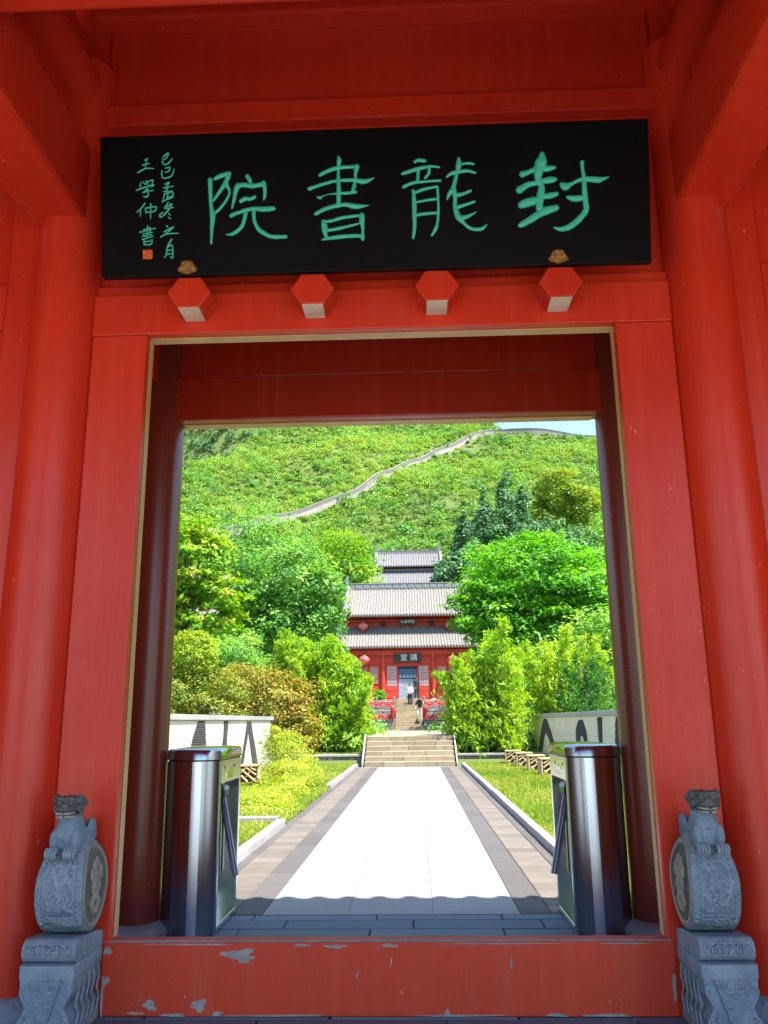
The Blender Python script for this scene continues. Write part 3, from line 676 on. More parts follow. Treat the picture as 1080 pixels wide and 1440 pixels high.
def drum_stone(x0, x1, inner, label, seed):
    """x0..x1 width, inner = +1 when the carved round face looks to +x"""
    rr = random.Random(seed); xm = (x0 + x1) / 2
    T = thing('drum_stone', (xm, -.17, 0), label, 'drum stone', 'carved drum stones flanking the threshold')
    # base block with a waisted front
    prof = [(x0, .0), (x1, .0), (x1, .045), (x1 - .012, .06), (x1 - .012, .10), (x1 - .035, .135), (x1 - .03, .16), (x1 - .008, .20), (x1 - .006, .26), (x1, .27), (x1, .325), (x0, .325), (x0, .27), (x0 + .006, .26), (x0 + .008, .20), (x0 + .03, .16), (x0 + .035, .135), (x0 + .012, .10), (x0 + .012, .06), (x0, .045)]
    B = MB().prism(prof, 'y', -.365, .0 - .006).build('base', BLUE_STONE, T, bevel=.008)
    F = -.3635
    ap = MB().prism([(xm - .078, .262), (xm - .004, .035), (xm + .004, .035), (xm + .078, .262)], 'y', F + .004, F - .012).build('apron', BLUE_STONE, B, bevel=.004)
    s = MB()
    for k in range(5): carve(s, [(xm - .05 + k * .009, F - .014, .22 - k * .03), (xm, F - .017, .212 - k * .03), (xm + .05 - k * .009, F - .014, .22 - k * .03)], .004, 6)
    for sx in (-1, 1):
        carve(s, spiral(xm + sx * .085, .075, .035, 1.6, F - .002, sx), .006, 6)
        carve(s, [(xm + sx * .085, F, .24), (xm + sx * .115, F - .003, .22), (xm + sx * .10, F - .003, .18), (xm + sx * .075, F, .15), (xm + sx * .10, F, .12)], .006, 6)
        carve(s, [(xm + sx * .12, F + .0, .25), (xm + sx * .05, F - .012, .245)], .004, 6)
        for q in range(4): carve(s, [(xm + sx * (.012 + q * .016), F - .013, .225), (xm + sx * (.02 + q * .013), F - .016, .245), (xm + sx * (.008 + q * .012), F - .013, .258)], .0045, 6)
    s.build('carving', CARVE_STONE, B, smooth=True)
    sd_ = MB(); xi = x1 if inner > 0 else x0
    def side(u, w): return (xi - inner * .0025, u, w)
    for k in range(5):
        cy = -.31 + k * .065
        carve(sd_, [side(cy, .05), side(cy + .03, .10), side(cy - .005, .15), side(cy + .02, .2), side(cy, .25)], .006, 6)
    carve(sd_, [side(-.36, .262), side(-.01, .262)], .006, 6)
    sd_.build('carving', CARVE_STONE, B, smooth=True)
    # roll on top of the base
    rp = [(-.372, .327), (-.005, .327), (-.005, .40), (-.1, .415), (-.31, .429)] + [(-.315 - .050 * math.sin(t), .379 + .050 * math.cos(t)) for t in np.linspace(0, math.pi, 9)]
    rp = list(reversed(rp))
    RO = MB().prism([(a, b) for a, b in reversed(rp)], 'x', x0 + .004, x1 - .004).build('scroll_roll', BLUE_STONE, T, bevel=.006, smooth=True)
    s = MB(); fy = -.3705
    for sx, r in ((-.06, .026), (0, .030), (.06, .026)):
        carve(s, spiral(xm + sx, .387, r, 1.7, fy, 1 if sx >= 0 else -1), .0045, 6)
    carve(s, [(xm - .105, fy, .375), (xm - .07, fy, .365), (xm + .07, fy, .365), (xm + .105, fy, .375), (xm + .108, fy, .39), (xm + .08, fy, .412), (xm - .08, fy, .412), (xm - .108, fy, .39), (xm - .105, fy, .375)], .0035, 6)
    s.build('carving', CARVE_STONE, RO, smooth=True)
    # the drum, its axis across the doorway; taller than deep, narrowing a little to the top
    xm = xm + inner * .016; cy, cz, r = -.168, .640, .207
    def tap(v):
        x, y, z = v; q = (z - cz) / r; f = 1 - .36 * max(0.0, q) ** 2.2 - .03 * max(0.0, -q) ** 2
        return (xm + (x - xm) * f, cy + (y - cy) * .86, cz + (z - cz) * 1.03)
    def shape(mb): mb.v = [tap(v) for v in mb.v]; return mb
    h = (x1 - x0) / 2 - .016
    dp = [(r * .86, -h), (r * .965, -h), (r * .99, -h + .006), (r, -h + .03), (r * 1.008, -h * .3), (r * 1.008, h * .3), (r, h - .03), (r * .99, h - .006), (r * .965, h), (r * .86, h)]
    DR = shape(MB().lathe(dp, (xm, cy, cz), 64, axis='x')).build('drum', RELIEF_STONE, T, smooth=True, angle=50)
    # raised borders and relief on the rim, following its curve
    def rim(u, a, e): return (xm + u, cy - (r * 1.006 + e - .0022) * math.cos(a), cz + (r * 1.006 + e - .0022) * math.sin(a))
    s = MB()
    for u in (-h + .042, h - .042): carve(s, [rim(u, a, .001) for a in np.linspace(-.95, 1.15, 26)], .0045, 6)
    carve(s, [rim(u, .95 - .0 + .1 * math.cos(u * 20), .001) for u in np.linspace(-h + .045, h - .045, 9)], .004, 6)
    carve(s, [rim(u, -.62, .001) for u in np.linspace(-h + .045, h - .045, 7)], .004, 6)
    carve(s, [rim(u, -.72, .001) for u in np.linspace(-h + .045, h - .045, 7)], .003, 6)
    shape(s).build('rim_border', CARVE_STONE, DR, smooth=True)
    s = MB()
    for k in range(15):
        a = -.85 + k * .135
        for sx in (-1, 1): carve(s, [rim(sx * (h - .008), a, -.004), rim(sx * (h - .03), a + .03, .001), rim(sx * (h - .018), a + .085, .001), rim(sx * (h - .006), a + .07, -.004)], .0045, 6)
    for k in range(16):
        u = rr.uniform(-.06, .06); a = rr.uniform(-.45, .75); q = rr.uniform(.012, .026)
        carve(s, [rim(u + q * (1 - i / 16) * math.cos(i * .75 + k), a + q * 4.6 * (1 - i / 16) * math.sin(i * .75 + k), .002) for i in range(15)], .0042, 6)
    for k in range(14):
        u0_ = rr.uniform(-.07, .03); a0_ = rr.uniform(-.5, .8)
        carve(s, [rim(u0_ + i * .016, a0_ + .09 * math.sin(i * 1.3 + k), .002) for i in range(5)], [.003, .007, .008, .006, .003], 6)
    for k in range(6):
        carve(s, [rim(-.07 + k * .024, .82, .002), rim(-.062 + k * .024, .88, .004), rim(-.05 + k * .024, .83, .002)], .0045, 6)
    for k in range(3):
        carve(s, [rim(-.03 + k * .03, -.64, .001), rim(.0 + k * .03, -.78, .002), rim(.035 + k * .022, -.9, .001)], .0035, 6)
    o_ = shape(s).build('rim_relief', CARVE_STONE, DR, smooth=True); o_['kind'] = 'stuff'
    # round face
    xf = xm + inner * h
    s = MB(); s.lathe([(r * .80, -.004), (r * .84, .006), (r * .88, .006), (r * .9, -.004)], (0, 0, 0), 48, axis='x')
    s.f = s.f[:-2]; s.mi = s.mi[:-2]
    s.v = [(xf + inner * v[0], cy + v[1], cz + v[2]) for v in s.v]
    shape(s).build('face_ring', WARM_STONE, DR, smooth=True)
    s = MB(); s.lathe([(r * .80, -.02), (r * .80, .0012), (r * .5, .002)], (0, 0, 0), 40, axis='x'); s.v = [(xf + inner * v[0], cy + v[1], cz + v[2]) for v in s.v]
    shape(s).build('face_disc', DARK_STONE, DR, smooth=True)
    s = MB()
    for (dy, dz, ry, rz) in ((-.02, .085, .035, .03), (.02, .10, .03, .025), (.0, .04, .045, .03), (-.035, -.005, .03, .045), (.03, -.01, .035, .03), (.0, -.05, .05, .03), (.045, -.085, .03, .03), (-.045, -.08, .03, .03), (.0, -.115, .05, .018), (.06, .05, .02, .04), (-.07, .05, .02, .03)):
        s.ell((xf + inner * .002, cy + dy, cz + dz), (.014, ry, rz), 10, 7)
    shape(s); remeshed(s, 'face_relief', WARM_STONE, DR, .006, 3)
    # lion seated on the drum, its chest growing out of the rim
    s = MB(); zt = cz + r * 1.02 - .006; ly = cy - .075
    s.ell((xm, cy - .01, zt - .015), (.098, .13, .06)); s.ell((xm, ly + .01, zt + .03), (.088, .085, .07)); s.ell((xm, ly - .005, zt + .075), (.080, .068, .055)); s.ell((xm, ly - .01, zt + .11), (.068, .058, .05))
    s.ell((xm, cy + .07, zt + .02), (.085, .08, .07)); s.ell((xm + inner * .075, cy + .03, zt + .06), (.02, .05, .045))
    for sx in (-1, 1):
        s.ell((xm + sx * .060, ly - .055, zt + .015), (.032, .034, .055)); s.ell((xm + sx * .052, ly - .085, zt - .03), (.034, .03, .024))
    def slim(mb): mb.v = [(xm + (v[0] - xm) * .86, v[1], v[2]) for v in mb.v]; return mb
    slim(s); BD = remeshed(s, 'lion_body', BLUE_STONE, T, .007, 1)
    s = MB()
    for sx in (-1, 1):
        for q in range(4): carve(s, [(xm + sx * (.027 + q * .017), ly - .105, zt - .018), (xm + sx * (.027 + q * .017), ly - .120, zt - .034), (xm + sx * (.027 + q * .017), ly - .118, zt - .058)], [.008, .0095, .006], 7)
    carve(s, [(xm - .078, ly - .035, zt + .058), (xm - .04, ly - .062, zt + .05), (xm + .02, ly - .068, zt + .048), (xm + .075, ly - .035, zt + .058)], .005, 6)
    carve(s, [(xm - .066, ly - .03, zt + .12), (xm - .035, ly - .056, zt + .112), (xm + .035, ly - .056, zt + .112), (xm + .066, ly - .03, zt + .12)], .007, 6)
    o_ = slim(s).build('lion_carving', CARVE_STONE, BD, smooth=True); o_['kind'] = 'stuff'
    hz = zt + .172; hy = ly - .035
    s = MB()
    s.ell((xm, hy + .005, hz), (.066, .058, .052)); s.box(xm - .058, xm + .058, hy - .045, hy + .05, hz - .02, hz + .045); s.ell((xm, hy - .052, hz - .012), (.056, .03, .016)); s.ell((xm, hy - .045, hz - .038), (.050, .03, .012))
    s.ell((xm, hy - .068, hz + .004), (.022, .016, .013))
    for sx in (-1, 1):
        s.ell((xm + sx * .033, hy - .05, hz + .018), (.019, .014, .012)); s.ell((xm + sx * .034, hy - .045, hz + .038), (.030, .018, .008))
        for q in range(4): s.ell((xm + sx * (.068 + .006 * (q % 2)), hy - .03 + q * .022, hz + .028 - .018 * (q % 2)), (.017, .016, .020), 8, 6)
        s.ell((xm + sx * .070, hy - .01, hz - .012), (.014, .03, .028)); s.ell((xm + sx * .066, hy - .022, hz + .045), (.018, .014, .014), 8, 6)
    slim(s); HD = remeshed(s, 'lion_head', DARK_STONE, T, .0048, 1)
    s = MB()
    carve(s, [(xm + .055 * math.cos(t), hy - .048 - .036 * math.sin(t), hz - .024 - .004 * math.sin(t)) for t in np.linspace(0, math.pi, 12)], .0045, 6)
    carve(s, [(xm + .050 * math.cos(t), hy - .044 - .032 * math.sin(t), hz - .046) for t in np.linspace(0, math.pi, 12)], .006, 6)
    for q in range(7): s.box(xm - .034 + q * .0105, xm - .028 + q * .0105, hy - .082, hy - .07, hz - .034, hz - .026)
    o_ = slim(s).build('lion_teeth', WARM_STONE, HD, smooth=True); o_['kind'] = 'stuff'
    return T
drum_stone(-1.685, -1.425, +1, 'blue-grey carved drum stone with small lion, left of the threshold', 4)
drum_stone(1.435, 1.690, -1, 'blue-grey carved drum stone with small lion, right of the threshold', 11)

# ------------------------------------------------------------------ turnstiles
def turnstile(sx, label):
    T = thing('turnstile', (sx * 1.425, 1.9, 0), label, 'turnstile', 'steel turnstiles behind the threshold')
    xo, xi = sx * 1.60, sx * 1.222          # outer and inner side
    def X(f): return xo + (xi - xo) * f     # f = 0 outer, 1 inner
    def outline(y0, y1, grow=0.0, bulge=.055, n=9):
        a, b = X(0), X(1); lo, hi = min(a, b) - grow, max(a, b) + grow; m = (lo + hi) / 2; h = (hi - lo) / 2; pts = []
        rc = .05
        for k in range(n + 1):
            t = -1 + 2 * k / n; pts.append((m + h * t, y0 - grow + .085 * t * t))
        for k in range(n + 1):
            t = 1 - 2 * k / n; pts.append((m + h * t, y1 + grow - bulge * (abs(t) ** 3)))
        return pts
    # front shell
    a, b = sorted((X(0), X(1)))
    m = (a + b) / 2; h = (b - a) / 2
    fr = [(m + h * t, 1.5 + .085 * t * t) for t in np.linspace(-1, 1, 25)] + [(b, 1.63), (a, 1.63)]
    MB().prism(fr, 'z', .012, 1.142).build('front_shell', STEEL_REFLECT, T, smooth=True, angle=50)
    ts = np.linspace(.06, .40, 9) if sx < 0 else np.linspace(-.40, -.06, 9)
    st_ = [(m + h * t, 1.4965 + .085 * t * t) for t in ts] + [(m + h * ts[-1], 1.535), (m + h * ts[0], 1.535)]
    MB().prism(st_, 'z', .014, 1.140).build('reflection_strip', STRIP, T, smooth=True, angle=50)  # reflection of the bright doorway gap, modelled as a strip
    bk = [(a, 2.26), (b, 2.26)] + [(m + h * t, 2.36 - .05 * abs(t) ** 2.6) for t in np.linspace(1, -1, 21)]
    MB().prism(bk, 'z', .012, .985).build('rear_shell', STEEL, T, smooth=True, angle=50)
    a2, b2 = sorted((X(0), X(.62)))
    MB().box(a2, b2, 1.632, 2.258, .012, .985).build('side_panel', STEEL, T, bevel=.004)
    hp = [(a, 1.632), (b, 1.632), (b, 2.31)] + [(m + h * t, 2.36 - .05 * abs(t) ** 2.6) for t in np.linspace(1, -1, 21)][1:-1] + [(a, 2.31)]
    MB().prism(hp, 'z', .987, 1.142).build('head_housing', STEEL, T, smooth=True, angle=50)
    a3, b3 = sorted((X(.62), X(1)))
    MB().box(a3, b3, 1.632, 2.258, .012, .05).build('sill', STEEL, T, bevel=.004)
    # chamfered cheek under the housing
    c = MB(); q = [(X(.625), .986), (X(.995), .986), (X(.625), .88)]
    if sx < 0: q = [q[0], q[2], q[1]]
    c.prism(q, 'y', 1.64, 2.25); c.build('housing_cheek', STEEL, T)
    # domed lid
    L1 = outline(1.5, 2.36, .004); L0 = [(m + (x - m) * .93, 1.9 + (y - 1.9) * .96) for x, y in L1]; L00 = [(m + (x - m) * .6, 1.9 + (y - 1.9) * .7) for x, y in L1]
    n = len(L1); lid = MB()
    lid.add([(x, y, 1.152) for x, y in L1] + [(x, y, 1.212) for x, y in L1] + [(x, y, 1.226) for x, y in L0] + [(x, y, 1.234) for x, y in L00],
            [tuple(range(n - 1, -1, -1))] + [(k * n + i, k * n + (i + 1) % n, (k + 1) * n + (i + 1) % n, (k + 1) * n + i) for k in range(3) for i in range(n)] + [tuple(range(3 * n, 4 * n))])
    lo = lid.build('lid', [STEEL_TOP, STEEL_REFLECT], T, smooth=True, angle=50)
    for p in lo.data.polygons: p.material_index = 1 if abs(p.normal.z) < .5 and p.center.y < 1.62 else 0
    MB().prism(outline(1.5, 2.36, -.004), 'z', 1.143, 1.151).build('lid_seam', BLACKRUB, T)
    # screws, reader window
    for yy in (1.74, 2.06):
        o = MB().lathe([(.010, -.002), (.010, .003), (.006, .004)], (0, 0, 0), 12, axis='x').build('screw', BLACKRUB, T)
        o.location = Vector((xi - (.0 if sx > 0 else 0), yy, 1.09)) - origin(T)
        if sx > 0: o.rotation_euler.z = math.pi
    for yy in (1.70, 1.82):
        o = MB().lathe([(.008, -.002), (.008, .003)], (0, 0, 0), 10).build('screw', BLACKRUB, T)
        o.location = Vector((X(.9), yy, .955)) - origin(T)
    wx = xi - sx * .003
    pts = [(1.80, 1.01), (2.02, 1.01), (2.02, 1.07), (1.98, 1.085), (1.9, 1.085), (1.84, 1.075), (1.80, 1.05)]
    if sx < 0: MB().prism(pts, 'x', xi - .002, xi + .003).build('reader_window', STEEL_TOP, T)
    else: MB().prism(list(reversed(pts)), 'x', xi + .002, xi - .003).build('reader_window', STEEL_TOP, T)
    # hub and three tube arms hanging down
    hx, hy, hz = X(.90), 1.84, .91
    hub = MB()
    hub.lathe([(.05, .05), (.055, .02), (.05, -.015), (.03, -.05)], (hx, hy, hz), 6)
    hub.build('hub', ARMSTEEL, T, bevel=.004)
    for dx, dy in ((.01, -.03), (.15, -.16), (-.02, .13)):
        p0 = (hx - sx * dx * .05, hy + dy * .05, hz - .03); p1 = (hx - sx * dx, hy + dy, hz - .54)
        MB().tube([p0, p1], .024, 14).build('arm', ARMSTEEL, T, smooth=True)
    MB().tube([(hx + .035 * math.cos(t), hy - .02 + .05 * math.sin(t), hz - .20 + .008 * math.sin(3 * t)) for t in np.linspace(0, 6.283, 18)], .004, 6).build('string_tie', KERB, T)
    MB().box(a - .0, b + .0, 1.55, 2.33, .0, .012).build('foot_plate', ARMSTEEL, T)
    return T
turnstile(-1, 'left stainless steel turnstile with tube arms hanging down')
turnstile(1, 'right stainless steel turnstile with tube arms hanging down')

# ------------------------------------------------------------------ low relief walls beside the lawns
def relief_wall(name, x, y0, y1, face, ribbons, label):
    """wall running away along y; face = direction (+1/-1 in x) of its decorated side"""
    T = thing(name, (x, y0, 0), label, 'garden wall')
    xa, xb = (x - .26, x) if face > 0 else (x, x + .26)
    MB().box(xa + .012, xb - .012, y0, y1, -.05, 1.47).build('wall_core', CREAM, T)
    n = max(1, round((y1 - y0) / 1.75)); L = (y1 - y0) / n; zz = [.0, .52, 1.0, 1.465]
    mesh_c = {}
    for r_ in range(3):
        for i in range(n):
            ya = y0 + i * L + .006; yb = y0 + (i + 1) * L - .006
            fx0, fx1 = (x - .011, x) if face > 0 else (x, x + .011)
            MB().box(fx0, fx1, ya, yb, zz[r_] + .004, zz[r_ + 1] - .004).build('facing_stone', CREAM, T, bevel=.003, seg=1)
    nc = max(1, round((y1 - y0) / .95)); Lc = (y1 - y0) / nc
    for i in range(nc):
        MB().box(xa - .05, xb + .05, y0 + i * Lc + .002, y0 + (i + 1) * Lc - .002, 1.47, 1.58 + .003 * (i % 2)).build('cap_stone', CAPSTONE, T, bevel=.008)
    for rb in ribbons:
        # rb: polygon in (y, z); filled with rows of small overlapping tiles
        ys_ = [p[0] for p in rb]; zs_ = [p[1] for p in rb]
        xo, xi_ = (x + .004, x - .004) if face > 0 else (x - .004, x + .004)
        fo = x + face * .006
        panel = MB()
        panel.prism(rb, 'x', min(fo, x - face * .004), max(fo, x - face * .004))
        P = panel.build('tile_figure', DTILE, T)
        tl = MB(); z = min(zs_) + .02; k = 0
        def inside(yq, zq):
            c = False; j = len(rb) - 1
            for i in range(len(rb)):
                if (rb[i][1] > zq) != (rb[j][1] > zq) and yq < (rb[j][0] - rb[i][0]) * (zq - rb[i][1]) / (rb[j][1] - rb[i][1]) + rb[i][0]: c = not c
                j = i
            return c
        while z < max(zs_):
            yq = min(ys_) + (.045 if k % 2 else 0)
            while yq < max(ys_):
                if inside(yq, z) and inside(yq, z + .03):
                    f2 = fo + face * .012
                    tl.tube([(f2, yq - .036, z), (f2, yq - .02, z + .02), (f2, yq, z + .027), (f2, yq + .02, z + .02), (f2, yq + .036, z)], .009, 4, cap=False)
                yq += .09
            z += .05; k += 1
        if tl.v: tl.build('tile_edges', DTILE2, P)['kind'] = 'stuff'
    return T
def band(pts, w):
    """ribbon polygon of width w along a (y,z) line"""
    L = []; Rr = []
    for i, (a, b) in enumerate(pts):
        L.append((a - w[i] / 2, b)); Rr.append((a + w[i] / 2, b))
    return L + list(reversed(Rr))
# left wall: figures from far to near
left_rb = [
    [(22.95, .72), (23.35, .80), (23.38, 1.45), (23.05, 1.45), (23.0, 1.1)],
    [(18.2, .02), (18.55, .02), (19.35, 1.15), (20.3, .02), (21.15, .02), (19.7, 1.44), (19.15, 1.44)],
    [(16.25, 1.45), (16.75, 1.45), (16.62, 1.0), (16.95, .3), (16.5, .25), (16.15, .9), (16.25, 1.1)],
    [(12.9, .3), (13.3, .3), (13.55, .62), (13.95, .62), (14.15, .3), (14.75, .3), (14.35, 1.45), (13.75, 1.45), (13.35, 1.1)],
    [(11.9, .3), (12.55, .3), (12.3, .8)],
]
relief_wall('garden_wall', -4.5, 10.6, 23.42, +1, left_rb, 'cream garden wall with dark tile peaks behind the left turnstile')
right_rb = [
    [(29.35, 1.4), (28.4, .9), (27.2, .35), (26.2, .10), (25.4, .10), (26.4, .45), (27.6, .85), (28.8, 1.4)],
    [(26.3, .12), (25.6, .05), (24.6, .8), (24.1, 1.0), (23.5, .75), (22.4, .02), (21.6, .02), (23.0, 1.0), (23.8, 1.42), (24.5, 1.42), (25.2, 1.0)],
    [(18.95, .3), (18.45, .3), (18.2, .95), (18.0, 1.0), (17.75, .85), (17.6, .3), (17.15, .3), (17.4, 1.1), (17.75, 1.38), (18.3, 1.38), (18.75, 1.15)],
    [(15.95, 1.44), (15.45, 1.44), (15.6, .9), (15.45, .3), (15.85, .3), (15.95, .9)],
    [(14.1, 1.44), (13.4, 1.44), (13.2, .9), (12.9, .3), (13.6, .3), (14.2, .5), (14.3, .9)],
    [(14.9, .25), (14.6, .25), (14.35, .55), (14.55, .75)],
]
relief_wall('garden_wall', 4.5, 11.6, 29.4, -1, right_rb, 'cream garden wall with dark tile peaks behind the right turnstile')
# carved openwork boxes on the lawn
def box_light():
    t = thing('carved_box', (0, 0, 0), 'x', 'carved box', 'carved boxes on the lawns')
    s = .235; fw_ = .04
    MB().box(-s + .03, s - .03, -s + .03, s - .03, .02, .384).build('core', RECESS, t)
    for sx in (-1, 1):
        for sy in (-1, 1): MB().box(*sorted((sx * s, sx * (s - fw_))), *sorted((sy * s, sy * (s - fw_))), 0, .385).build('post', WOODCARVE, t, bevel=.003, seg=1)
    MB().box(-s - .012, s + .012, -s - .012, s + .012, .386, .425).build('lid', WOODCARVE, t, bevel=.005)
    for sy in (-1, 1):
        MB().box(-s + fw_, s - fw_, *sorted((sy * (s - .002), sy * (s - .03))), .0, .035).build('rail', WOODCARVE, t)
        MB().box(*sorted((sy * (s - .002), sy * (s - .03))), -s + fw_, s - fw_, .0, .035).build('rail', WOODCARVE, t)
    k = 0
    for (x0, z0, x1, z1) in ((-.17, .30, -.04, .37), (-.17, .20, .06, .37), (-.10, .10, .17, .33), (-.17, .05, .0, .19), (.02, .05, .17, .19), (-.05, .30, .05, .16), (.05, .37, .17, .26), (-.17, .12, -.09, .05)):
        for f in (0, 1):
            y_ = -s + .012
            if f == 0: p = [(x0, y_, z0), (x1, y_, z1)]
            else: p = [((-s + .012), x0, z0), ((-s + .012), x1, z1)]
            MB().tube(p, .024, 4).build('fret_bar', WOODCARVE, t)
    return t
bx0 = box_light(); spots = [(3.30, 23.5, 'ochre carved openwork box on right lawn, farthest of the row of four'), (3.42, 21.6, 'ochre carved openwork box, second farthest of the row on right lawn'), (3.5, 19.7, 'ochre carved openwork box, second nearest of the row on right lawn'), (3.56, 17.8, 'ochre carved openwork box on right lawn, nearest beside the turnstile'), (-3.75, 15.8, 'ochre carved openwork box alone on left lawn by lime shrub')]
for i, (x, y, lb) in enumerate(spots):
    o = bx0 if i == 0 else copy_tree(bx0)
    o.location = (x, y, .022); o.rotation_euler.z = .06 * (i - 2); o['label'] = lb
    if i == 4: o.rotation_euler.z = math.pi / 2 + .1

# ------------------------------------------------------------------ steps up to the hall
def flight(name, x0, x1, y0, z0, n, rise, tread, label, joints):
    T = thing(name, ((x0 + x1) / 2, y0, z0), label, 'steps'); rr = random.Random(name + str(y0))
    for i in range(n):
        cuts = [x0] + sorted(x0 + (x1 - x0) * (k + 1 + rr.uniform(-.3, .3)) / joints for k in range(joints - 1)) + [x1]
        for a, b in zip(cuts[:-1], cuts[1:]):
            MB().box(a + .004, b - .004, y0 + i * tread - .02 + rr.uniform(-.008, .004), y0 + (i + 1) * tread + .01, z0 - .4, z0 + (i + 1) * rise + rr.uniform(-.004, .004)).build('step_stone', STEP, T, bevel=.012)
    return T
flight('stone_steps', -1.47, 1.42, 22.95, 0, 6, .15, .34, 'wide weathered sandstone steps at the end of the white path', 4)
flight('stone_steps', -1.06, .66, 47.0, .9, 13, .154, .60, 'narrow upper stone steps climbing to the hall door', 2)
for x, lb in ((-1.53, 'thin pale cheek stone on left side of wide steps'), (1.48, 'thin pale cheek stone on right side of wide steps')):
    T = thing('cheek_stone', (x, 23, 0), lb, 'cheek stone')
    MB().prism([(22.9, 0), (25.1, 0), (25.1, .98), (24.7, .98), (22.9, .12)], 'x', x - .025, x + .025).build('slab', CAPSTONE, T, bevel=.01)
tag(MB().box(-1.5, 1.46, 24.95, 47.2, -.3, .895).build('landing', STEP, bevel=.01), kind='structure')
# rubble retaining walls either side of the steps
def rubble(name, x0, x1, y, label, seed):
    T = thing(name, ((x0 + x1) / 2, y, 0), label, 'retaining wall'); rr = random.Random(seed)
    MB().box(x0, x1, y + .03, y + .3, -.05, .27).build('core', RUBBLE, T)
    x = x0
    for r_ in range(2):
        x = x0
        while x < x1 - .05:
            w = min(rr.uniform(.16, .34), x1 - x); z = .0 + r_ * .135
            MB().prism([(x + .01, z + .008 + rr.uniform(0, .02)), (x + w - .01, z + .01), (x + w - .012 - rr.uniform(0, .02), z + .125), (x + .012 + rr.uniform(0, .03), z + .125 - rr.uniform(0, .015))], 'y', y - rr.uniform(0, .02), y + .04).build('rubble_stone', RUBBLE, T, bevel=.012, seg=1)
            x += w
    n = round((x1 - x0) / .8)
    for i in range(n): MB().box(x0 + i * (x1 - x0) / n + .003, x0 + (i + 1) * (x1 - x0) / n - .003, y - .05, y + .33, .27, .335).build('cap_stone', CAPSTONE, T, bevel=.008)
rubble('retaining_wall', -4.4, -1.6, 24.1, 'low rubble wall with pale cap left of wide steps', 3)
rubble('retaining_wall', 1.55, 4.4, 24.1, 'low rubble wall with pale cap right of wide steps', 8)
# terraces and balustrades with red ribbon
def terrace(name, x0, x1, y, z0, z1, label):
    T = thing(name, ((x0 + x1) / 2, y, z0), label, 'terrace wall')
    MB().box(x0, x1, y, y + 4.4, z0 - .3, z1 - .07).build('wall_core', CARVED, T)
    n = max(1, round((x1 - x0) / .95)); L = (x1 - x0) / n
    for i in range(n):
        MB().box(x0 + i * L + .03, x0 + (i + 1) * L - .03, y - .035, y - .001, z0 + .05, z1 - .12).build('carved_panel', CARVED, T, bevel=.015)
        s = MB()
        for q in (-.25, 0, .25):
            s.tube([(x0 + (i + .5 + q) * L + .1 * (1 - k / 14) * math.cos(k * .8), y - .04, (z0 + z1) / 2 - .03 + .1 * (1 - k / 14) * math.sin(k * .8)) for k in range(13)], .018, 5)
        s.build('relief', CARVED, T)
    MB().box(x0 - .02, x1 + .02, y - .06, y + 4.4, z1 - .07, z1).build('coping', CAPSTONE, T, bevel=.01)
    return T
def balustrade(name, x0, x1, y, z, label):
    T = thing(name, ((x0 + x1) / 2, y + .1, z), label, 'balustrade'); n = max(1, round((x1 - x0) / .95)); L = (x1 - x0) / n
    for i in range(n + 1):
        x = x0 + i * L
        p = MB().box(x - .07, x + .07, y + .03, y + .17, z, z + .62).build('post', CARVED, T, bevel=.01)
        MB().lathe([(.05, 0), (.075, .03), (.06, .06), (.075, .10), (.06, .16), (.02, .2)], (x, y + .1, z + .62), 12).build('post_head', CARVED, p, smooth=True)
    for i in range(n):
        xa, xb = x0 + i * L + .08, x0 + (i + 1) * L - .08
        MB().box(xa, xb, y + .06, y + .14, z + .03, z + .30).build('panel', CARVED, T, bevel=.01)
        MB().tube([(xa, y + .1, z + .47), (xb, y + .1, z + .47)], .05, 10).build('handrail', CARVED, T, smooth=True)
        MB().box((xa + xb) / 2 - .06, (xa + xb) / 2 + .06, y + .07, y + .13, z + .30, z + .43).build('cloud_support', CARVED, T, bevel=.02)
    return T
def ribbon(x0, x1, y, z, sag, label, seed):
    rr = random.Random(seed); T = thing('red_ribbon', ((x0 + x1) / 2, y, z), label, 'ribbon')
    n = max(2, round((x1 - x0) / .95)); s = MB(); kn = MB()
    for i in range(n):
        xa = x0 + (x1 - x0) * i / n; xb = x0 + (x1 - x0) * (i + 1) / n
        pts = [(xa + (xb - xa) * k / 10, y - .03 + rr.uniform(-.01, .01), z - sag * math.sin(math.pi * k / 10) + rr.uniform(-.02, .02)) for k in range(11)]
        s.tube(pts, [rr.uniform(.035, .07) for _ in pts], 7)
        for k in range(1, 10):
            a = pts[k]; d = rr.uniform(-.05, .05); l = rr.uniform(.10, .24)
            kn.add([(a[0] - .03, a[1] - .035, a[2]), (a[0] + .03, a[1] - .035, a[2]), (a[0] + .045 + d, a[1] - .05, a[2] - l), (a[0] - .02 + d, a[1] - .06, a[2] - l * .9)], [(0, 1, 2, 3)])
    s.build('swag', RIBBON, T, smooth=True); kn.build('streamers', RIBBON, T)['kind'] = 'stuff'
    return T
terrace('terrace_wall', -3.6, -1.10, 47.0, .9, 1.5, 'lower carved stone terrace wall left of narrow steps')
terrace('terrace_wall', .70, 4.2, 47.0, .9, 1.5, 'lower carved stone terrace wall right of narrow steps')
terrace('terrace_wall', -3.6, -1.10, 51.4, 1.5, 2.15, 'upper carved stone terrace wall left of narrow steps')
terrace('terrace_wall', .70, 4.2, 51.4, 1.5, 2.15, 'upper carved stone terrace wall right of narrow steps')
balustrade('balustrade', -3.5, -1.18, 47.02, 1.5, 'lower carved balustrade left of narrow steps')
balustrade('balustrade', .78, 4.1, 47.02, 1.5, 'lower carved balustrade right of narrow steps')
balustrade('balustrade', -3.5, -1.18, 51.42, 2.15, 'upper carved balustrade left of narrow steps')
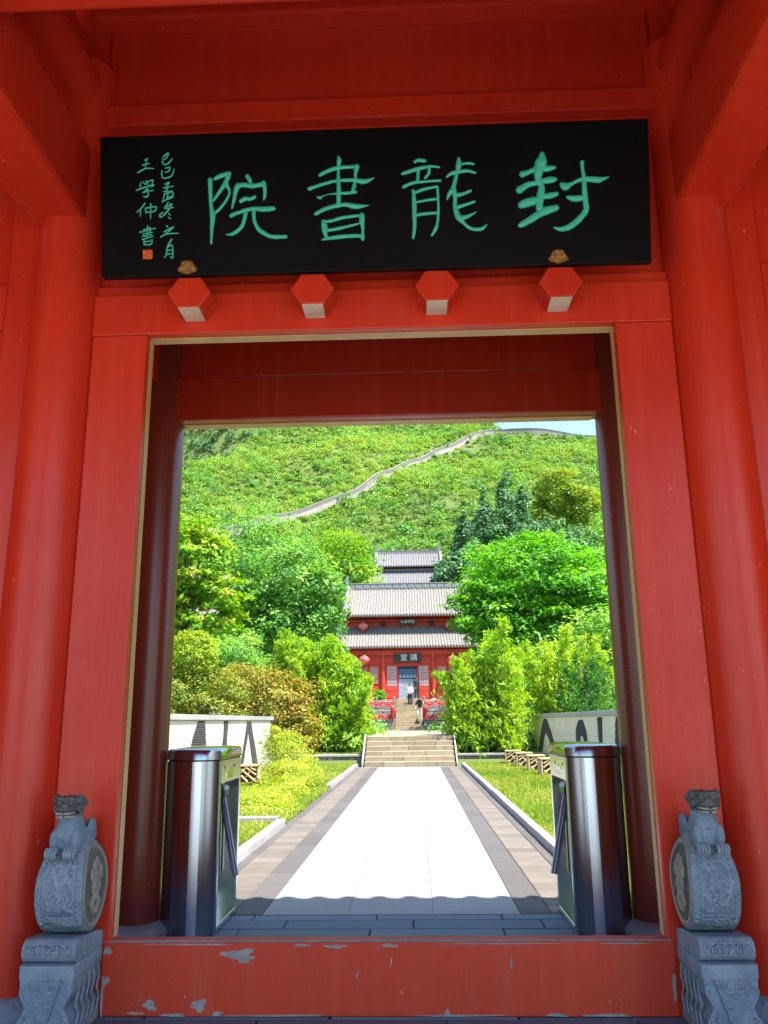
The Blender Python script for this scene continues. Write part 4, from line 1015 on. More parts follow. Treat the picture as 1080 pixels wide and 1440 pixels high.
balustrade('balustrade', .78, 4.1, 51.42, 2.15, 'upper carved balustrade right of narrow steps')
ribbon(-3.5, -1.1, 46.98, 1.78, .14, 'red ribbon swag on lower left balustrade', 1)
ribbon(.74, 4.1, 46.98, 1.85, .22, 'red ribbon swag on lower right balustrade', 2)
ribbon(-3.5, -1.1, 51.36, 2.62, .14, 'red ribbon swag on upper left balustrade', 3)
ribbon(.74, 4.1, 51.36, 2.66, .2, 'red ribbon swag on upper right balustrade', 4)
for x, lb, sx in ((-1.16, 'red ribbon hanging on stair post left of narrow steps', 1), (.76, 'red ribbon hanging on stair post right of narrow steps', -1)):
    T = thing('red_ribbon', (x, 46.9, 1.9), lb, 'ribbon')
    MB().tube([(x, 46.93, 2.18), (x + .03, 46.9, 2.0), (x - .02, 46.9, 1.75), (x + .02 * sx, 46.9, 1.45)], [.13, .15, .10, .05], 8).build('bow', RIBBON, T, smooth=True)

# ------------------------------------------------------------------ tiled roofs
def roof_part(parent, name, x0, x1, ye, ze, yt, zt, material, spacing=.222, sagk=.18, rad=.062, hipx=0.0, back=None):
    """one slope from eave (ye, ze) to top (yt, zt) with round tile rows; hipx narrows the top at both ends"""
    m = 8
    def prof(t): return ye + (yt - ye) * t, ze + (zt - ze) * t - sagk * math.sin(math.pi * t) * abs(zt - ze) * .35
    vs = []; fs = []
    for k in range(m + 1):
        t = k / m; yy, zz = prof(t); h = hipx * t
        vs += [(x0 + h, yy, zz), (x1 - h, yy, zz), (x0 + h, yy, zz - .12), (x1 - h, yy, zz - .12)]
    for k in range(m):
        a = k * 4
        fs += [(a, a + 1, a + 5, a + 4), (a + 3, a + 2, a + 6, a + 7), (a + 2, a, a + 4, a + 6), (a + 1, a + 3, a + 7, a + 5)]
    fs += [(0, 2, 3, 1), (m * 4, m * 4 + 1, m * 4 + 3, m * 4 + 2)]
    o = MB().add(vs, fs).build(name, material, parent)
    tl = MB(); n = round((x1 - x0) / spacing); sp = (x1 - x0) / n
    for i in range(n):
        x = x0 + sp * (i + .5); tm_ = 1.0
        if hipx: tm_ = min(1.0, min(x - x0, x1 - x) / hipx)
        if tm_ < .12: continue
        pts = []
        for k in range(m + 1):
            yy, zz = prof(tm_ * k / m); pts.append((x, yy + .0, zz + .02))
        pts[0] = (pts[0][0], pts[0][1] - .04, pts[0][2])
        tl.tube(pts, rad, 8)
        tl.prism([(x + sp / 2 + .07 * math.cos(t), ze - .02 + .09 * math.sin(t)) for t in np.linspace(math.pi, 2 * math.pi, 6)], 'y', ye - .03, ye - .015)
    tl.build('tile_row', material, o, smooth=True)['kind'] = 'stuff'
    return o
def rafters(parent, x0, x1, y0, z0, y1, z1, n):
    r_ = MB()
    for i in range(n):
        x = x0 + (x1 - x0) * (i + .5) / n; r_.tube([(x, y0, z0), (x, y1, z1)], .055, 6)
    o = r_.build('rafter', RED_HALL, parent); o['kind'] = 'stuff'; return o
HX = -.28
HALL = thing('lecture_hall', (HX, 62, 2.9), 'red two-storey hall with grey tiled roofs at the end of the path', 'hall')
MB().box(HX - 6, HX + 6, 56.2, 68, 1.4, 2.86).build('platform', STEP, HALL, bevel=.02)
MB().box(HX - 5.0, HX + 5.0, 59.4, 59.6, 2.86, 6.9).box(HX - 5.0, HX + 5.0, 61.6, 61.8, 7.2, 9.7).build('wall', RED_HALL, HALL)
for x in (-4.85, -1.9, 1.9, 4.85):
    c = MB().lathe([(.17, 2.86), (.17, 6.6)], (HX + x, 59.32, 0), 20).build('column', RED_HALL, HALL, smooth=True)
    MB().lathe([(.26, 2.86), (.26, 2.95), (.2, 3.02)], (HX + x, 59.32, 0), 16).build('column_base', CAPSTONE, c)
    MB().box(HX + x - .13, HX + x + .13, 61.45, 61.6, 8.5, 9.6).build('upper_column', RED_HALL, HALL, bevel=.02)
MB().box(HX - 5.1, HX + 5.1, 59.22, 59.42, 6.25, 6.62).build('eave_beam', RED_HALL, HALL, bevel=.02)
MB().box(HX - 5.1, HX + 5.1, 59.30, 59.40, 5.92, 6.02).build('head_rail', RED_HALL, HALL, bevel=.01)
MB().box(HX - 5.1, HX + 5.1, 61.3, 61.5, 9.02, 9.2).build('upper_eave_beam', RED_HALL, HALL, bevel=.02)
# central bay: sheet coloured as the unlit doorway, leaves with lattice lights
MB().box(HX - .74, HX + .68, 59.385, 59.398, 2.95, 5.40).build('dark_doorway_sheet', DARKIN, HALL)
MB().box(HX - .72, HX + .66, 59.37, 59.384, 4.62, 5.2).build('interior_panel', SCREENBLUE, HALL)
iv = MB(); iv.box(HX - .72, HX + .66, 59.365, 59.38, 3.02, 4.45)
for k in range(5): iv.prism([(HX - .72 + .276 * k + .02, 4.53), (HX - .72 + .276 * (k + 1) - .02, 4.53), (HX - .72 + .276 * (k + .5) + .08, 4.76), (HX - .72 + .276 * (k + .5) - .08, 4.76)], 'y', 59.36, 59.37)
iv.build('interior_screen', SCREENPALE, HALL)
def lattice_leaf(x0, x1, z0, z1, zmid, n, parent=HALL):
    L = MB().box(x0, x1, 59.33, 59.385, z0, z1).build('door_leaf', RED_HALL, parent, bevel=.008)
    MB().box(x0 + .13, x1 - .13, 59.322, 59.329, zmid, z1 - .15).build('lattice_paper', LATTICE, L)
    b = MB()
    for i in range(1, n): xx = x0 + .13 + (x1 - x0 - .26) * i / n; b.box(xx - .012, xx + .012, 59.312, 59.321, zmid, z1 - .15)
    for i in range(1, 6): zz = zmid + (z1 - .15 - zmid) * i / 6; b.box(x0 + .13, x1 - .13, 59.308, 59.3115, zz - .012, zz + .012)
    b.build('lattice_bar', RED_OLD, L)['kind'] = 'stuff'
    for (a, c) in ((z0 + .12, z0 + .55), (z0 + .62, zmid - .1)): MB().box(x0 + .1, x1 - .1, 59.312, 59.329, a, c).build('raised_panel', RED_HALL, L, bevel=.012)
for x0, x1 in ((HX - 1.70, HX - .76), (HX + .70, HX + 1.64)): lattice_leaf(x0, x1, 2.95, 5.55, 3.95, 4)
MB().box(HX - 1.72, HX + 1.72, 59.25, 59.39, 2.86, 2.945).build('door_sill', RED_HALL, HALL)
for sx in (-1, 1):
    for k in range(3):
        x0 = HX + sx * (2.15 + k * .86); lattice_leaf(*sorted((x0, x0 + sx * .82)), 3.55, 5.5, 4.1, 6)
    MB().box(*sorted((HX + sx * 2.05, HX + sx * 4.75)), 59.28, 59.39, 2.86, 3.53).build('window_wall', RED_HALL, HALL, bevel=.01)
roof_part(HALL, 'lower_roof', HX - 5.5, HX + 5.4, 58.78, 6.86, 61.5, 8.62, ROOF)
roof_part(HALL, 'upper_roof', HX - 5.0, HX + 5.0, 60.2, 9.42, 64.5, 12.1, ROOF)
roof_part(HALL, 'upper_roof_back', HX - 5.0, HX + 5.0, 68.8, 9.42, 64.55, 12.1, ROOF, spacing=.5)
rafters(HALL, HX - 5.3, HX + 5.3, 58.86, 6.72, 59.5, 7.1, 48); rafters(HALL, HX - 4.9, HX + 4.9, 60.28, 9.28, 61.6, 9.95, 44)
def ridge(parent, x0, x1, y, z, h, w=.3, horn=.7):
    rd = MB().box(x0, x1, y - w / 2, y + w / 2, z - .1, z + h).box(x0, x1, y - w / 2 - .05, y + w / 2 + .05, z + h, z + h + .07).build('ridge', RIDGE, parent, bevel=.02)
    n = round((x1 - x0) / .6)
    for i in range(n):
        xa = x0 + (x1 - x0) * i / n
        MB().box(xa + .05, xa + (x1 - x0) / n - .05, y - w / 2 - .03, y - w / 2 - .002, z + .05, z + h - .05).build('ridge_panel', RIDGE, rd, bevel=.012)
    for s, xx in ((-1, x0), (1, x1)):
        pr = [(xx - s * .25, z), (xx + s * .12, z), (xx + s * .16, z + h * .8), (xx + s * .22, z + h + horn * .55), (xx + s * .10, z + h + horn), (xx - s * .08, z + h + horn * .82), (xx - s * .02, z + h + horn * .5), (xx - s * .22, z + h + horn * .25), (xx - s * .3, z + h * .6)]
        if s < 0: pr = list(reversed(pr))
        MB().prism(pr, 'y', y - .13, y + .13).build('ridge_finial', RIDGE, rd, bevel=.02)
    return rd
ridge(HALL, HX - 4.95, HX + 4.95, 64.5, 12.1, .42, horn=.75)
for sx in (-1, 1):
    MB().tube([(HX + sx * 4.93, 64.4, 12.3), (HX + sx * 4.93, 62.4, 10.95), (HX + sx * 4.93, 60.9, 10.05), (HX + sx * 4.93, 60.25, 9.75)], [.16, .15, .14, .1], 8).build('gable_ridge', RIDGE, HALL, smooth=True)
    MB().prism([(60.6, 9.3), (68.4, 9.3), (64.5, 11.8)], 'x', HX + sx * 4.85 - .05, HX + sx * 4.85 + .05).build('gable_wall', RED_HALL, HALL)
    MB().tube([(HX + sx * 5.4, 61.5, 8.75), (HX + sx * 5.42, 60.0, 7.65), (HX + sx * 5.45, 58.9, 7.02), (HX + sx * 5.5, 58.6, 7.1)], [.14, .13, .12, .07], 8).build('gable_ridge', RIDGE, HALL, smooth=True)
    MB().lathe([(.12, 0), (.16, .1), (.16, .3), (.05, .38)], (HX + sx * 1.9, 61.2, 8.66), 10).build('floodlight', BLACKRUB, HALL)
# signs (flat lettering)
def sign(name, x, y, z, w, h, text, size, label, tilt=.12):
    T = thing(name, (x, y, z), label, 'sign board')
    b = MB().box(x - w / 2, x + w / 2, y - .03, y + .03, z - h / 2, z + h / 2).build('panel', INKBOARD, T, bevel=.015)
    for ch, cx in text:
        cu = bpy.data.curves.new('lettering', 'FONT'); cu.body = ch; cu.size = size; cu.align_x = 'CENTER'; cu.align_y = 'CENTER'; cu.extrude = .006; cu.offset = 0
        o = bpy.data.objects.new('lettering', cu); COL.objects.link(o)
        dg = bpy.context.evaluated_depsgraph_get(); me = bpy.data.meshes.new_from_object(o.evaluated_get(dg)); bpy.data.objects.remove(o)
        me.materials.clear(); me.materials.append(INKWHITE)
        o = bpy.data.objects.new('lettering', me); COL.objects.link(o); o.parent = T
        o.location = (cx, -.042, 0); o.rotation_euler = (math.pi / 2, 0, 0)
    fr_ = MB()
    return T
sign('name_board', HX - .02, 59.14, 6.02, 2.06, .66, [('講', .46), ('堂', -.28), ('書', -.74)][:2], .56, 'dark board with two white characters over the hall door')
sign('name_board', HX + .02, 61.15, 8.98, 1.36, .40, [('國', .42), ('學', .14), ('講', -.14), ('弘', -.42)], .27, 'small dark board with four white characters under upper eave')
# lanterns
def lantern(x, y, z, r, label):
    T = thing('red_lantern', (x, y, z), label, 'lantern', 'round red lanterns on the hall')
    n = 24; k = 13; vs = []; fs = []
    for i in range(k):
        a = math.pi * (.09 + .82 * i / (k - 1))
        for j in range(n):
            b = 2 * math.pi * j / n; q = 1 + .03 * math.cos(b * 12)
            vs.append((x + r * q * math.sin(a) * math.cos(b), y + r * q * math.sin(a) * math.sin(b), z + r * .80 * math.cos(a)))
    fs = [(i * n + j, (i + 1) * n + j, (i + 1) * n + (j + 1) % n, i * n + (j + 1) % n) for i in range(k - 1) for j in range(n)]
    MB().add(vs, fs).build('globe', LANT, T, smooth=True, angle=80)
    for s in (-1, 1): MB().lathe([(r * .30, -.04), (r * .33, .0), (r * .30, .04)], (x, y, z + s * r * .78), 16).build('cap_ring', GOLD, T)
    MB().tube([(x, y, z + r * .78), (x, y, z + r * .78 + .5)], .012, 6).build('cord', BLACKRUB, T)
    tz = z - r * .8
    s = MB()
    for j in range(10): a = j * .628; s.tube([(x + .05 * math.cos(a), y + .05 * math.sin(a), tz), (x + .08 * math.cos(a), y + .08 * math.sin(a), tz - .3)], .012, 4)
    s.build('tassel', RIBBON, T)['kind'] = 'stuff'
lantern(-3.57, 58.9, 5.88, .42, 'red lantern hanging under lower eave left of the hall door')
lantern(3.10, 58.9, 5.80, .42, 'red lantern hanging under lower eave right of the hall door')
lantern(-3.72, 60.75, 8.62, .40, 'red lantern under upper eave at left, above lower roof')
lantern(3.02, 60.75, 8.60, .40, 'red lantern under upper eave at right, above lower roof')
# second hall further up the hill
H2 = thing('rear_hall', (-.2, 97, 13), 'farther grey-roofed double-eaved hall rising behind the front hall', 'hall')
MB().box(-4.0, 3.6, 93.2, 101, 11, 17.6).box(-3.3, 2.9, 94.6, 100, 17.6, 19.7).build('wall', RED_HALL, H2)
roof_part(H2, 'lower_roof', -5.2, 4.8, 91.2, 16.9, 94.2, 18.9, ROOF2, spacing=.3, rad=.08, hipx=1.4)
roof_part(H2, 'upper_roof', -4.25, 3.65, 93.4, 19.35, 97, 21.6, ROOF2, spacing=.3, rad=.08, sagk=.2)
ridge(H2, -4.2, 3.6, 97, 21.5, .35, .35, .9)
MB().box(-3.9, 3.5, 94.0, 94.3, 18.85, 19.1).build('lower_ridge', RIDGE, H2, bevel=.03)
for sx, xe in ((-1, -4.25), (1, 3.65)):
    MB().tube([(xe, 97, 21.7), (xe, 95, 20.4), (xe, 94, 19.9)], [.17, .16, .14], 8).build('gable_ridge', RIDGE, H2, smooth=True)
    MB().tube([(xe, 94.4, 19.9), (xe + sx * .9, 93.3, 19.35), (xe + sx * 1.35, 92.9, 19.5)], [.14, .12, .06], 8).build('hip_ridge', RIDGE, H2, smooth=True)
    MB().add([(xe, 93.4, 19.34), (xe + sx * 1.3, 92.9, 19.28), (xe + sx * 1.3, 100.5, 19.28), (xe, 97.5, 20.3), (xe, 93.4, 19.2), (xe + sx * 1.3, 92.9, 19.15), (xe + sx * 1.3, 100.5, 19.15), (xe, 97.5, 20.1)], [(0, 1, 2, 3), (4, 5, 6, 7), (0, 1, 5, 4), (1, 2, 6, 5)]).build('side_roof', ROOF2, H2)
    q = (-.2 + sx * 3.65)
    MB().tube([(q, 94.2, 19.1), (q + sx * .75, 92.6, 17.85), (q + sx * 1.35, 91.2, 17.1), (q + sx * 1.55, 90.9, 17.2)], [.15, .14, .12, .06], 8).build('hip_ridge', RIDGE, H2, smooth=True)
# houses half hidden among the trees
def side_house(x, y, z, w, d, h, rz, label):
    T = thing('tiled_house', (x, y, z), label, 'house')
    MB().box(x - w / 2, x + w / 2, y - d / 2, y + d / 2, z - 4, z + h).build('wall', PALEWALL, T)
    roof_part(T, 'roof', x - w / 2 - .4, x + w / 2 + .4, y - d / 2 - .6, z + h - .1, y, z + h + d * .33, ROOF2, spacing=.3, rad=.08)
    roof_part(T, 'roof_back', x - w / 2 - .4, x + w / 2 + .4, y + d / 2 + .6, z + h - .1, y + .05, z + h + d * .33, ROOF2, spacing=.6, rad=.08)
    MB().box(x - w / 2 - .4, x + w / 2 + .4, y - .15, y + .15, z + h + d * .33 - .1, z + h + d * .33 + .25).build('ridge', RIDGE, T, bevel=.03)
    for i in range(3):
        wx = x - w / 2 + w * (i + .5) / 3
        wd = MB().box(wx - .6, wx + .6, y - d / 2 - .03, y - d / 2 + .02, z + .9, z + 2.2).build('window', RED_HALL, T)
        MB().box(wx - .5, wx + .5, y - d / 2 - .04, y - d / 2 - .031, z + 1.0, z + 2.1).build('pane', DARKIN, wd)
    T.rotation_euler.z = rz
    for c in T.children: c.location = Vector((-x, -y, -z))
side_house(-20.5, 88, 12.2, 9, 6, 3.4, .35, 'grey tiled house glimpsed between the left-hand trees')
side_house(-17, 58, 3.2, 8, 6, 3.6, .25, 'pale walled house low behind the left-hand trees')
side_house(14.5, 66, 6.0, 9, 6, 3.6, -.2, 'pale walled house behind the big tree at right')

# ------------------------------------------------------------------ people on the steps
def person(name, x, y, z, h, rz, joints, radii, mats, zones, label, extra=None):
    """joints: name -> (x, y, z) in units of the standing height, facing -y; one skinned body"""
    edges = [('pelvis', 'waist'), ('waist', 'chest'), ('chest', 'neck'), ('neck', 'head0'), ('head0', 'head1'), ('chest', 'sl'), ('sl', 'el'), ('el', 'wl'), ('wl', 'hl'), ('chest', 'sr'), ('sr', 'er'), ('er', 'wr'), ('wr', 'hr'),
             ('pelvis', 'pl'), ('pl', 'kl'), ('kl', 'al'), ('al', 'tl'), ('pelvis', 'pr'), ('pr', 'kr'), ('kr', 'ar'), ('ar', 'tr')]
    names = list(joints); me = bpy.data.meshes.new(name)
    me.from_pydata([Vector(joints[n]) * h for n in names], [(names.index(a), names.index(b)) for a, b in edges], [])
    o = bpy.data.objects.new(name, me); COL.objects.link(o)
    sk = o.modifiers.new('skin', 'SKIN'); sk.use_smooth_shade = True
    if not me.skin_vertices: 
        bm = bmesh.new(); bm.from_mesh(me); bm.verts.layers.skin.verify(); bm.to_mesh(me); bm.free()
    for i, n in enumerate(names):
        sv_ = me.skin_vertices[0].data[i]; r_ = radii[n] if isinstance(radii[n], tuple) else (radii[n], radii[n]); sv_.radius = (r_[0] * h, r_[1] * h); sv_.use_root = n == 'pelvis'
    ss = o.modifiers.new('sub', 'SUBSURF'); ss.levels = 2; ss.render_levels = 2
    dg = bpy.context.evaluated_depsgraph_get(); m2 = bpy.data.meshes.new_from_object(o.evaluated_get(dg)); o.modifiers.clear(); o.data = m2
    m2.materials.clear()
    for mm in mats: m2.materials.append(mm)
    for p in m2.polygons:
        p.material_index = zones(p.center / h); p.use_smooth = True
    # fingers, ears, nose, hair
    bm = bmesh.new(); bm.from_mesh(m2)
    add = MB()
    for s in 'lr':
        w_, hh = Vector(joints['w' + s]) * h, Vector(joints['h' + s]) * h; d = (hh - w_).normalized(); side = d.cross(Vector((0, 1, 0))); side = side.normalized() if side.length > .1 else Vector((1, 0, 0))
        for k in range(4):
            b0 = hh + side * (k - 1.5) * .011 * h; L = (.042, .048, .045, .036)[k] * h
            add.tube([b0, b0 + d * L * .55, b0 + d * L + Vector((0, -.008 * h, 0))], [.0065 * h, .006 * h, .0045 * h], 6)
        b0 = w_ + d * .01 * h + side * .018 * h; add.tube([b0, b0 + (d * .6 + side * .5) * .03 * h, b0 + (d + side * .3) * .05 * h], [.007 * h, .007 * h, .005 * h], 6)
    hd = (Vector(joints['head0']) + Vector(joints['head1'])) / 2 * h
    add.ell(hd + Vector((0, -.052 * h, -.004 * h)), (.009 * h, .014 * h, .014 * h), 8, 6)
    for s in (-1, 1): add.ell(hd + Vector((s * .047 * h, .004 * h, 0)), (.008 * h, .012 * h, .018 * h), 8, 6)
    nv = len(m2.vertices)
    m3 = add.mesh('x', mats[0])
    bm.from_mesh(m3)
    bm.to_mesh(m2); bm.free()
    o.location = (0, 0, 0)
    T = thing(name, (x, y, z), label, 'person'); T.rotation_euler.z = rz
    o.name = 'body'; o.parent = T
    hair = MB(); hc = hd + Vector((0, .010 * h, .016 * h)); hair.ell(hc, (.052 * h, .056 * h, .056 * h), 16, 10)
    ho = hair.build('hair', mats[-1]); ho.parent = T; ho.data.polygons.foreach_set('use_smooth', [True] * len(ho.data.polygons))
    for s in (-1, 1):
        e = MB().ell((hd.x + s * .019 * h, hd.y - .043 * h, hd.z + .002 * h), (.006 * h, .005 * h, .004 * h), 8, 6).build('eye', BLACKRUB); e.parent = T
    mth = MB().ell((hd.x, hd.y - .044 * h, hd.z - .03 * h), (.014 * h, .005 * h, .003 * h), 8, 6).build('mouth', mat('lip', (.35, .12, .1))); mth.parent = T
    for s in 'lr':
        t_ = Vector(joints['t' + s]) * h; a_ = Vector(joints['a' + s]) * h
        sh = MB().ell(((t_.x + a_.x) / 2, (t_.y + a_.y) / 2, min(t_.z, a_.z) - .004 * h), (.03 * h, .075 * h, .026 * h), 12, 8).build('shoe', BLACKRUB); sh.parent = T
    if extra: extra(T, h)
    return T
SKIN = mat('skin', (.46, .27, .18), (.42, .24, .16), scale=6, rough=.5); HAIR = mat('black_hair', (.015, .012, .012), rough=.5)
WSHIRT = mat('white_shirt', (.68, .67, .64), (.6, .6, .58), scale=9, rough=.8); NTROU = mat('navy_trousers', (.018, .024, .04), rough=.8); BTOP = mat('black_top', (.025, .022, .024), rough=.8); WPANT = mat('cream_trousers', (.62, .58, .52), rough=.8); DNAVY = mat('dark_navy_coat', (.012, .018, .035), rough=.8)
J = dict(pelvis=(0, 0, .52), waist=(0, 0, .60), chest=(0, 0, .74), neck=(0, -.005, .84), head0=(0, -.01, .895), head1=(0, -.012, .955),
         sl=(.10, 0, .80), el=(.135, .01, .64), wl=(.12, -.06, .52), hl=(.11, -.085, .48), sr=(-.10, 0, .80), er=(-.135, .01, .64), wr=(-.12, -.06, .52), hr=(-.11, -.085, .48),
         pl=(.05, 0, .48), kl=(.055, -.01, .27), al=(.055, .01, .045), tl=(.06, -.07, .022), pr=(-.05, 0, .48), kr=(-.055, -.01, .27), ar=(-.055, .01, .045), tr=(-.06, -.07, .022))
RD = dict(pelvis=(.085, .065), waist=(.08, .06), chest=(.09, .065), neck=.033, head0=(.044, .050), head1=(.043, .048), sl=.042, el=.031, wl=.02, hl=(.020, .014), sr=.042, er=.031, wr=.02, hr=(.020, .014),
          pl=.062, kl=.045, al=.028, tl=.024, pr=.062, kr=.045, ar=.028, tr=.024)
def jm(**k): d = dict(J); d.update(k); return d
# man in white shirt, hands together at the waist, walking down
person('person', -.14, 53.0, 2.43 - .154, 1.62, .1, jm(el=(.14, .02, .65), wl=(.06, -.10, .60), hl=(.02, -.12, .60), er=(-.14, .02, .65), wr=(-.06, -.10, .60), hr=(-.02, -.12, .60), kl=(.055, -.05, .28), al=(.055, -.02, .05), tl=(.06, -.10, .02)), RD,
       [SKIN, WSHIRT, NTROU, HAIR], lambda c: 0 if c.z > .845 or (abs(c.y) > .075 and c.z > .53 and c.z < .66) else (1 if c.z > .555 else 2), 'person in white shirt and dark trousers walking down the upper steps')
# person in black top and cream trousers lower down, leaning to the rail
person('person', .46, 48.9, .9 + .154 * 3, 1.55, -.35, jm(waist=(.01, -.01, .60), chest=(.03, -.03, .735), neck=(.035, -.05, .83), head0=(.03, -.07, .88), head1=(.028, -.085, .94), sl=(.13, -.03, .79), el=(.19, -.07, .68), wl=(.24, -.13, .66), hl=(.27, -.15, .65), sr=(-.07, -.03, .79), er=(-.13, -.06, .64), wr=(-.12, -.13, .54), hr=(-.11, -.16, .51), kr=(-.06, -.09, .29), ar=(-.06, -.04, .09), tr=(-.065, -.11, .065)), RD,
       [SKIN, BTOP, WPANT, HAIR], lambda c: 0 if c.z > .84 or (abs(c.x) > .16 or (c.x < -.095 and c.z < .66 and c.z > .49)) else (1 if c.z > .53 else 2), 'person in black top and cream trousers on the lowest upper steps')
# dark figure in the hall doorway
person('person', .34, 59.15, 2.95, 1.7, .5, jm(wl=(.10, -.09, .60), hl=(.07, -.12, .62)), RD, [SKIN, DNAVY, NTROU, HAIR], lambda c: 0 if c.z > .86 else (1 if c.z > .45 else 2), 'person in dark clothes standing in the hall doorway')
# bag on the steps, planted pot
T = thing('shoulder_bag', (.30, 48.2, 1.21), 'small dark bag set down on the upper steps', 'bag')
MB().prism([(.16, 1.208), (.46, 1.208), (.43, 1.36), (.36, 1.42), (.26, 1.42), (.19, 1.36)], 'y', 48.12, 48.26).build('body', BLACKRUB, T, bevel=.03, smooth=True)
MB().tube([(.22, 48.19, 1.38), (.26, 48.19, 1.52), (.36, 48.19, 1.52), (.40, 48.19, 1.38)], .012, 6).build('strap', BLACKRUB, T)

# ------------------------------------------------------------------ trees, shrubs, bamboo
def gz(x, y): return float(g(x, y))
def foliage(lobes, nclump, per, leaf, rng, tint_bias=0.0, up=.9, flat=.55, csize=.17, aspect=.5, shell=.55, trng=(.0, 1.0)):
    """leaves in clumps spread through ellipsoid lobes; returns V, F, tint and clump centres"""
    vols = np.array([l[3] * l[4] * l[5] for l in lobes]) ** .8; pick = rng.choice(len(lobes), nclump, p=vols / vols.sum())
    L = np.array(lobes)[pick]
    d = rng.normal(size=(nclump, 3)); d /= np.linalg.norm(d, axis=1, keepdims=True)
    rad = np.where(rng.uniform(size=nclump) < shell, rng.uniform(.78, 1.03, nclump), rng.uniform(.2, .8, nclump) ** .5)
    Cn = L[:, :3] + d * L[:, 3:6] * rad[:, None]
    cs = csize * np.cbrt(L[:, 3] * L[:, 4] * L[:, 5]) * rng.uniform(.7, 1.35, nclump)
    idx = np.repeat(np.arange(nclump), per); n = len(idx)
    off = rng.normal(size=(n, 3)) * np.array([1, 1, flat])
    r = np.linalg.norm(off, axis=1, keepdims=True); off = off / np.maximum(r, 1e-6) * np.minimum(r, 1.7)
    P = Cn[idx] + off * cs[idx][:, None]
    N = d[idx] * .6 + rng.normal(size=(n, 3)) * .55; N[:, 2] += up
    ln = leaf * rng.uniform(.65, 1.35, n)
    V, F = leaf_quads(P, N, ln, ln * aspect, rng)
    ct = rng.uniform(trng[0], trng[1], nclump)
    t = np.clip(ct[idx] * .62 + rng.uniform(0, .38, n) + tint_bias, 0, 1)
    return V, F, np.repeat(t, 4), Cn
def tree(name, x, y, top_trunk, lobes, nclump, per, leaf, material, label, cat='tree', seed=1, tr=.16, group=None, nlimb=14, lean=(0, 0), z0=None, **kw):
    rng = np.random.default_rng(seed); zb = (gz(x, y) if z0 is None else z0) - .1
    T = thing(name, (x, y, zb), label, cat, group)
    V, F, t, Cn = foliage(lobes, nclump, per, leaf, rng, **kw)
    np_obj('crown', np_mesh('crown', V, F, material, t), T)
    tr_ = MB(); h = top_trunk - zb
    tp = [(x + lean[0] * f + .06 * h * .3 * math.sin(3 * f + seed), y + lean[1] * f, zb + h * f) for f in (0, .2, .4, .6, .8, 1)]
    tr_.tube(tp, [tr * 1.35, tr, tr * .88, tr * .72, tr * .55, tr * .3], 9)
    for i in range(min(nlimb, len(Cn))):
        c = Cn[i]; f = rng.uniform(.3, .95); k = f * 5; j = min(int(k), 4)
        p0 = Vector(tp[j]).lerp(Vector(tp[j + 1]), k - j); p1 = Vector(c)
        mid = p0.lerp(p1, .5) + Vector((rng.normal() * .15, rng.normal() * .15, .08 * (p1 - p0).length))
        tr_.tube([p0, mid, p1], [tr * .45, tr * .26, tr * .07], 6)
    tr_.build('trunk', BARK, T, smooth=True, angle=60)
    return T
def bamboo(x0, x1, y0, y1, hmax, n, label, seed, spread=.8, leaves=170, bias=0.0, top=None):
    rng = np.random.default_rng(seed); xm, ym = (x0 + x1) / 2, (y0 + y1) / 2
    T = thing('bamboo_clump', (xm, ym, gz(xm, ym)), label, 'bamboo', 'bamboo clumps beside the steps')
    cu = MB(); Ps = []; Ns = []; Ts = []
    for i in range(n):
        bx, by = rng.uniform(x0, x1), rng.uniform(y0, y1); f = (bx - xm) / (x1 - x0) * 2
        h = hmax * rng.uniform(.60, 1.06) * (1 - .2 * abs(f) ** 2)
        if top: h *= top(f)
        zb = gz(bx, by) - .05
        ln = np.array([f * spread * rng.uniform(.4, 1.2) + rng.normal() * .18, rng.normal() * .3 - .15])
        pts = []
        for k in range(8):
            s = k / 7; pts.append((bx + ln[0] * s ** 2.2, by + ln[1] * s ** 2.2, zb + h * (s - .10 * s ** 4)))
        cu.tube(pts, [.017, .016, .015, .013, .011, .008, .005, .002], 5)
        ct = rng.uniform(0, 1)
        m = int(leaves * rng.uniform(.7, 1.2)); s = rng.uniform(.05, 1.0, m) ** .9
        A = np.array(pts); xi = s * 7; j = np.minimum(xi.astype(int), 6); P = A[j] + (A[j + 1] - A[j]) * (xi - j)[:, None]
        w = .34 * (1 - .86 * s) + .035
        o = rng.normal(size=(m, 3)) * w[:, None] * np.array([1, 1, .5])
        # leaves sit in small sprays
        P = P + o; P[:, 2] -= .08
        Ps.append(P); N = rng.normal(size=(m, 3)) * .7; N[:, 2] += .75; Ns.append(N)
        Ts.append(np.clip(ct * .45 + rng.uniform(0, .5, m) + bias + .05, 0, 1))
    P = np.concatenate(Ps); N = np.concatenate(Ns); t = np.concatenate(Ts)
    rep = 5; P = np.repeat(P, rep, 0) + rng.normal(size=(len(P) * rep, 3)) * .05; N = np.repeat(N, rep, 0) + rng.normal(size=(len(P), 3)) * .5; t = np.repeat(t, rep)
    ln = rng.uniform(.13, .27, len(P)); V, F = leaf_quads(P, N, ln, ln * .24, rng, droop=((0, 0, -1), .45))
    np_obj('foliage', np_mesh('foliage', V, F, L_BAMBOO, np.repeat(t, 4)), T)
    c = cu.build('culm', CULM, T); c['kind'] = 'stuff'
    return T
bamboo(1.8, 3.75, 24.7, 28.0, 5.05, 60, 'dense bright green bamboo clump right of the wide steps', 21, spread=.6, leaves=150, top=lambda f: .86 + .14 * math.sin(f * 4 + .5))
bamboo(5.0, 7.0, 27.5, 30, 4.8, 36, 'lower yellow-green bamboo clump behind right garden wall', 24, spread=.6, leaves=130, bias=.1)
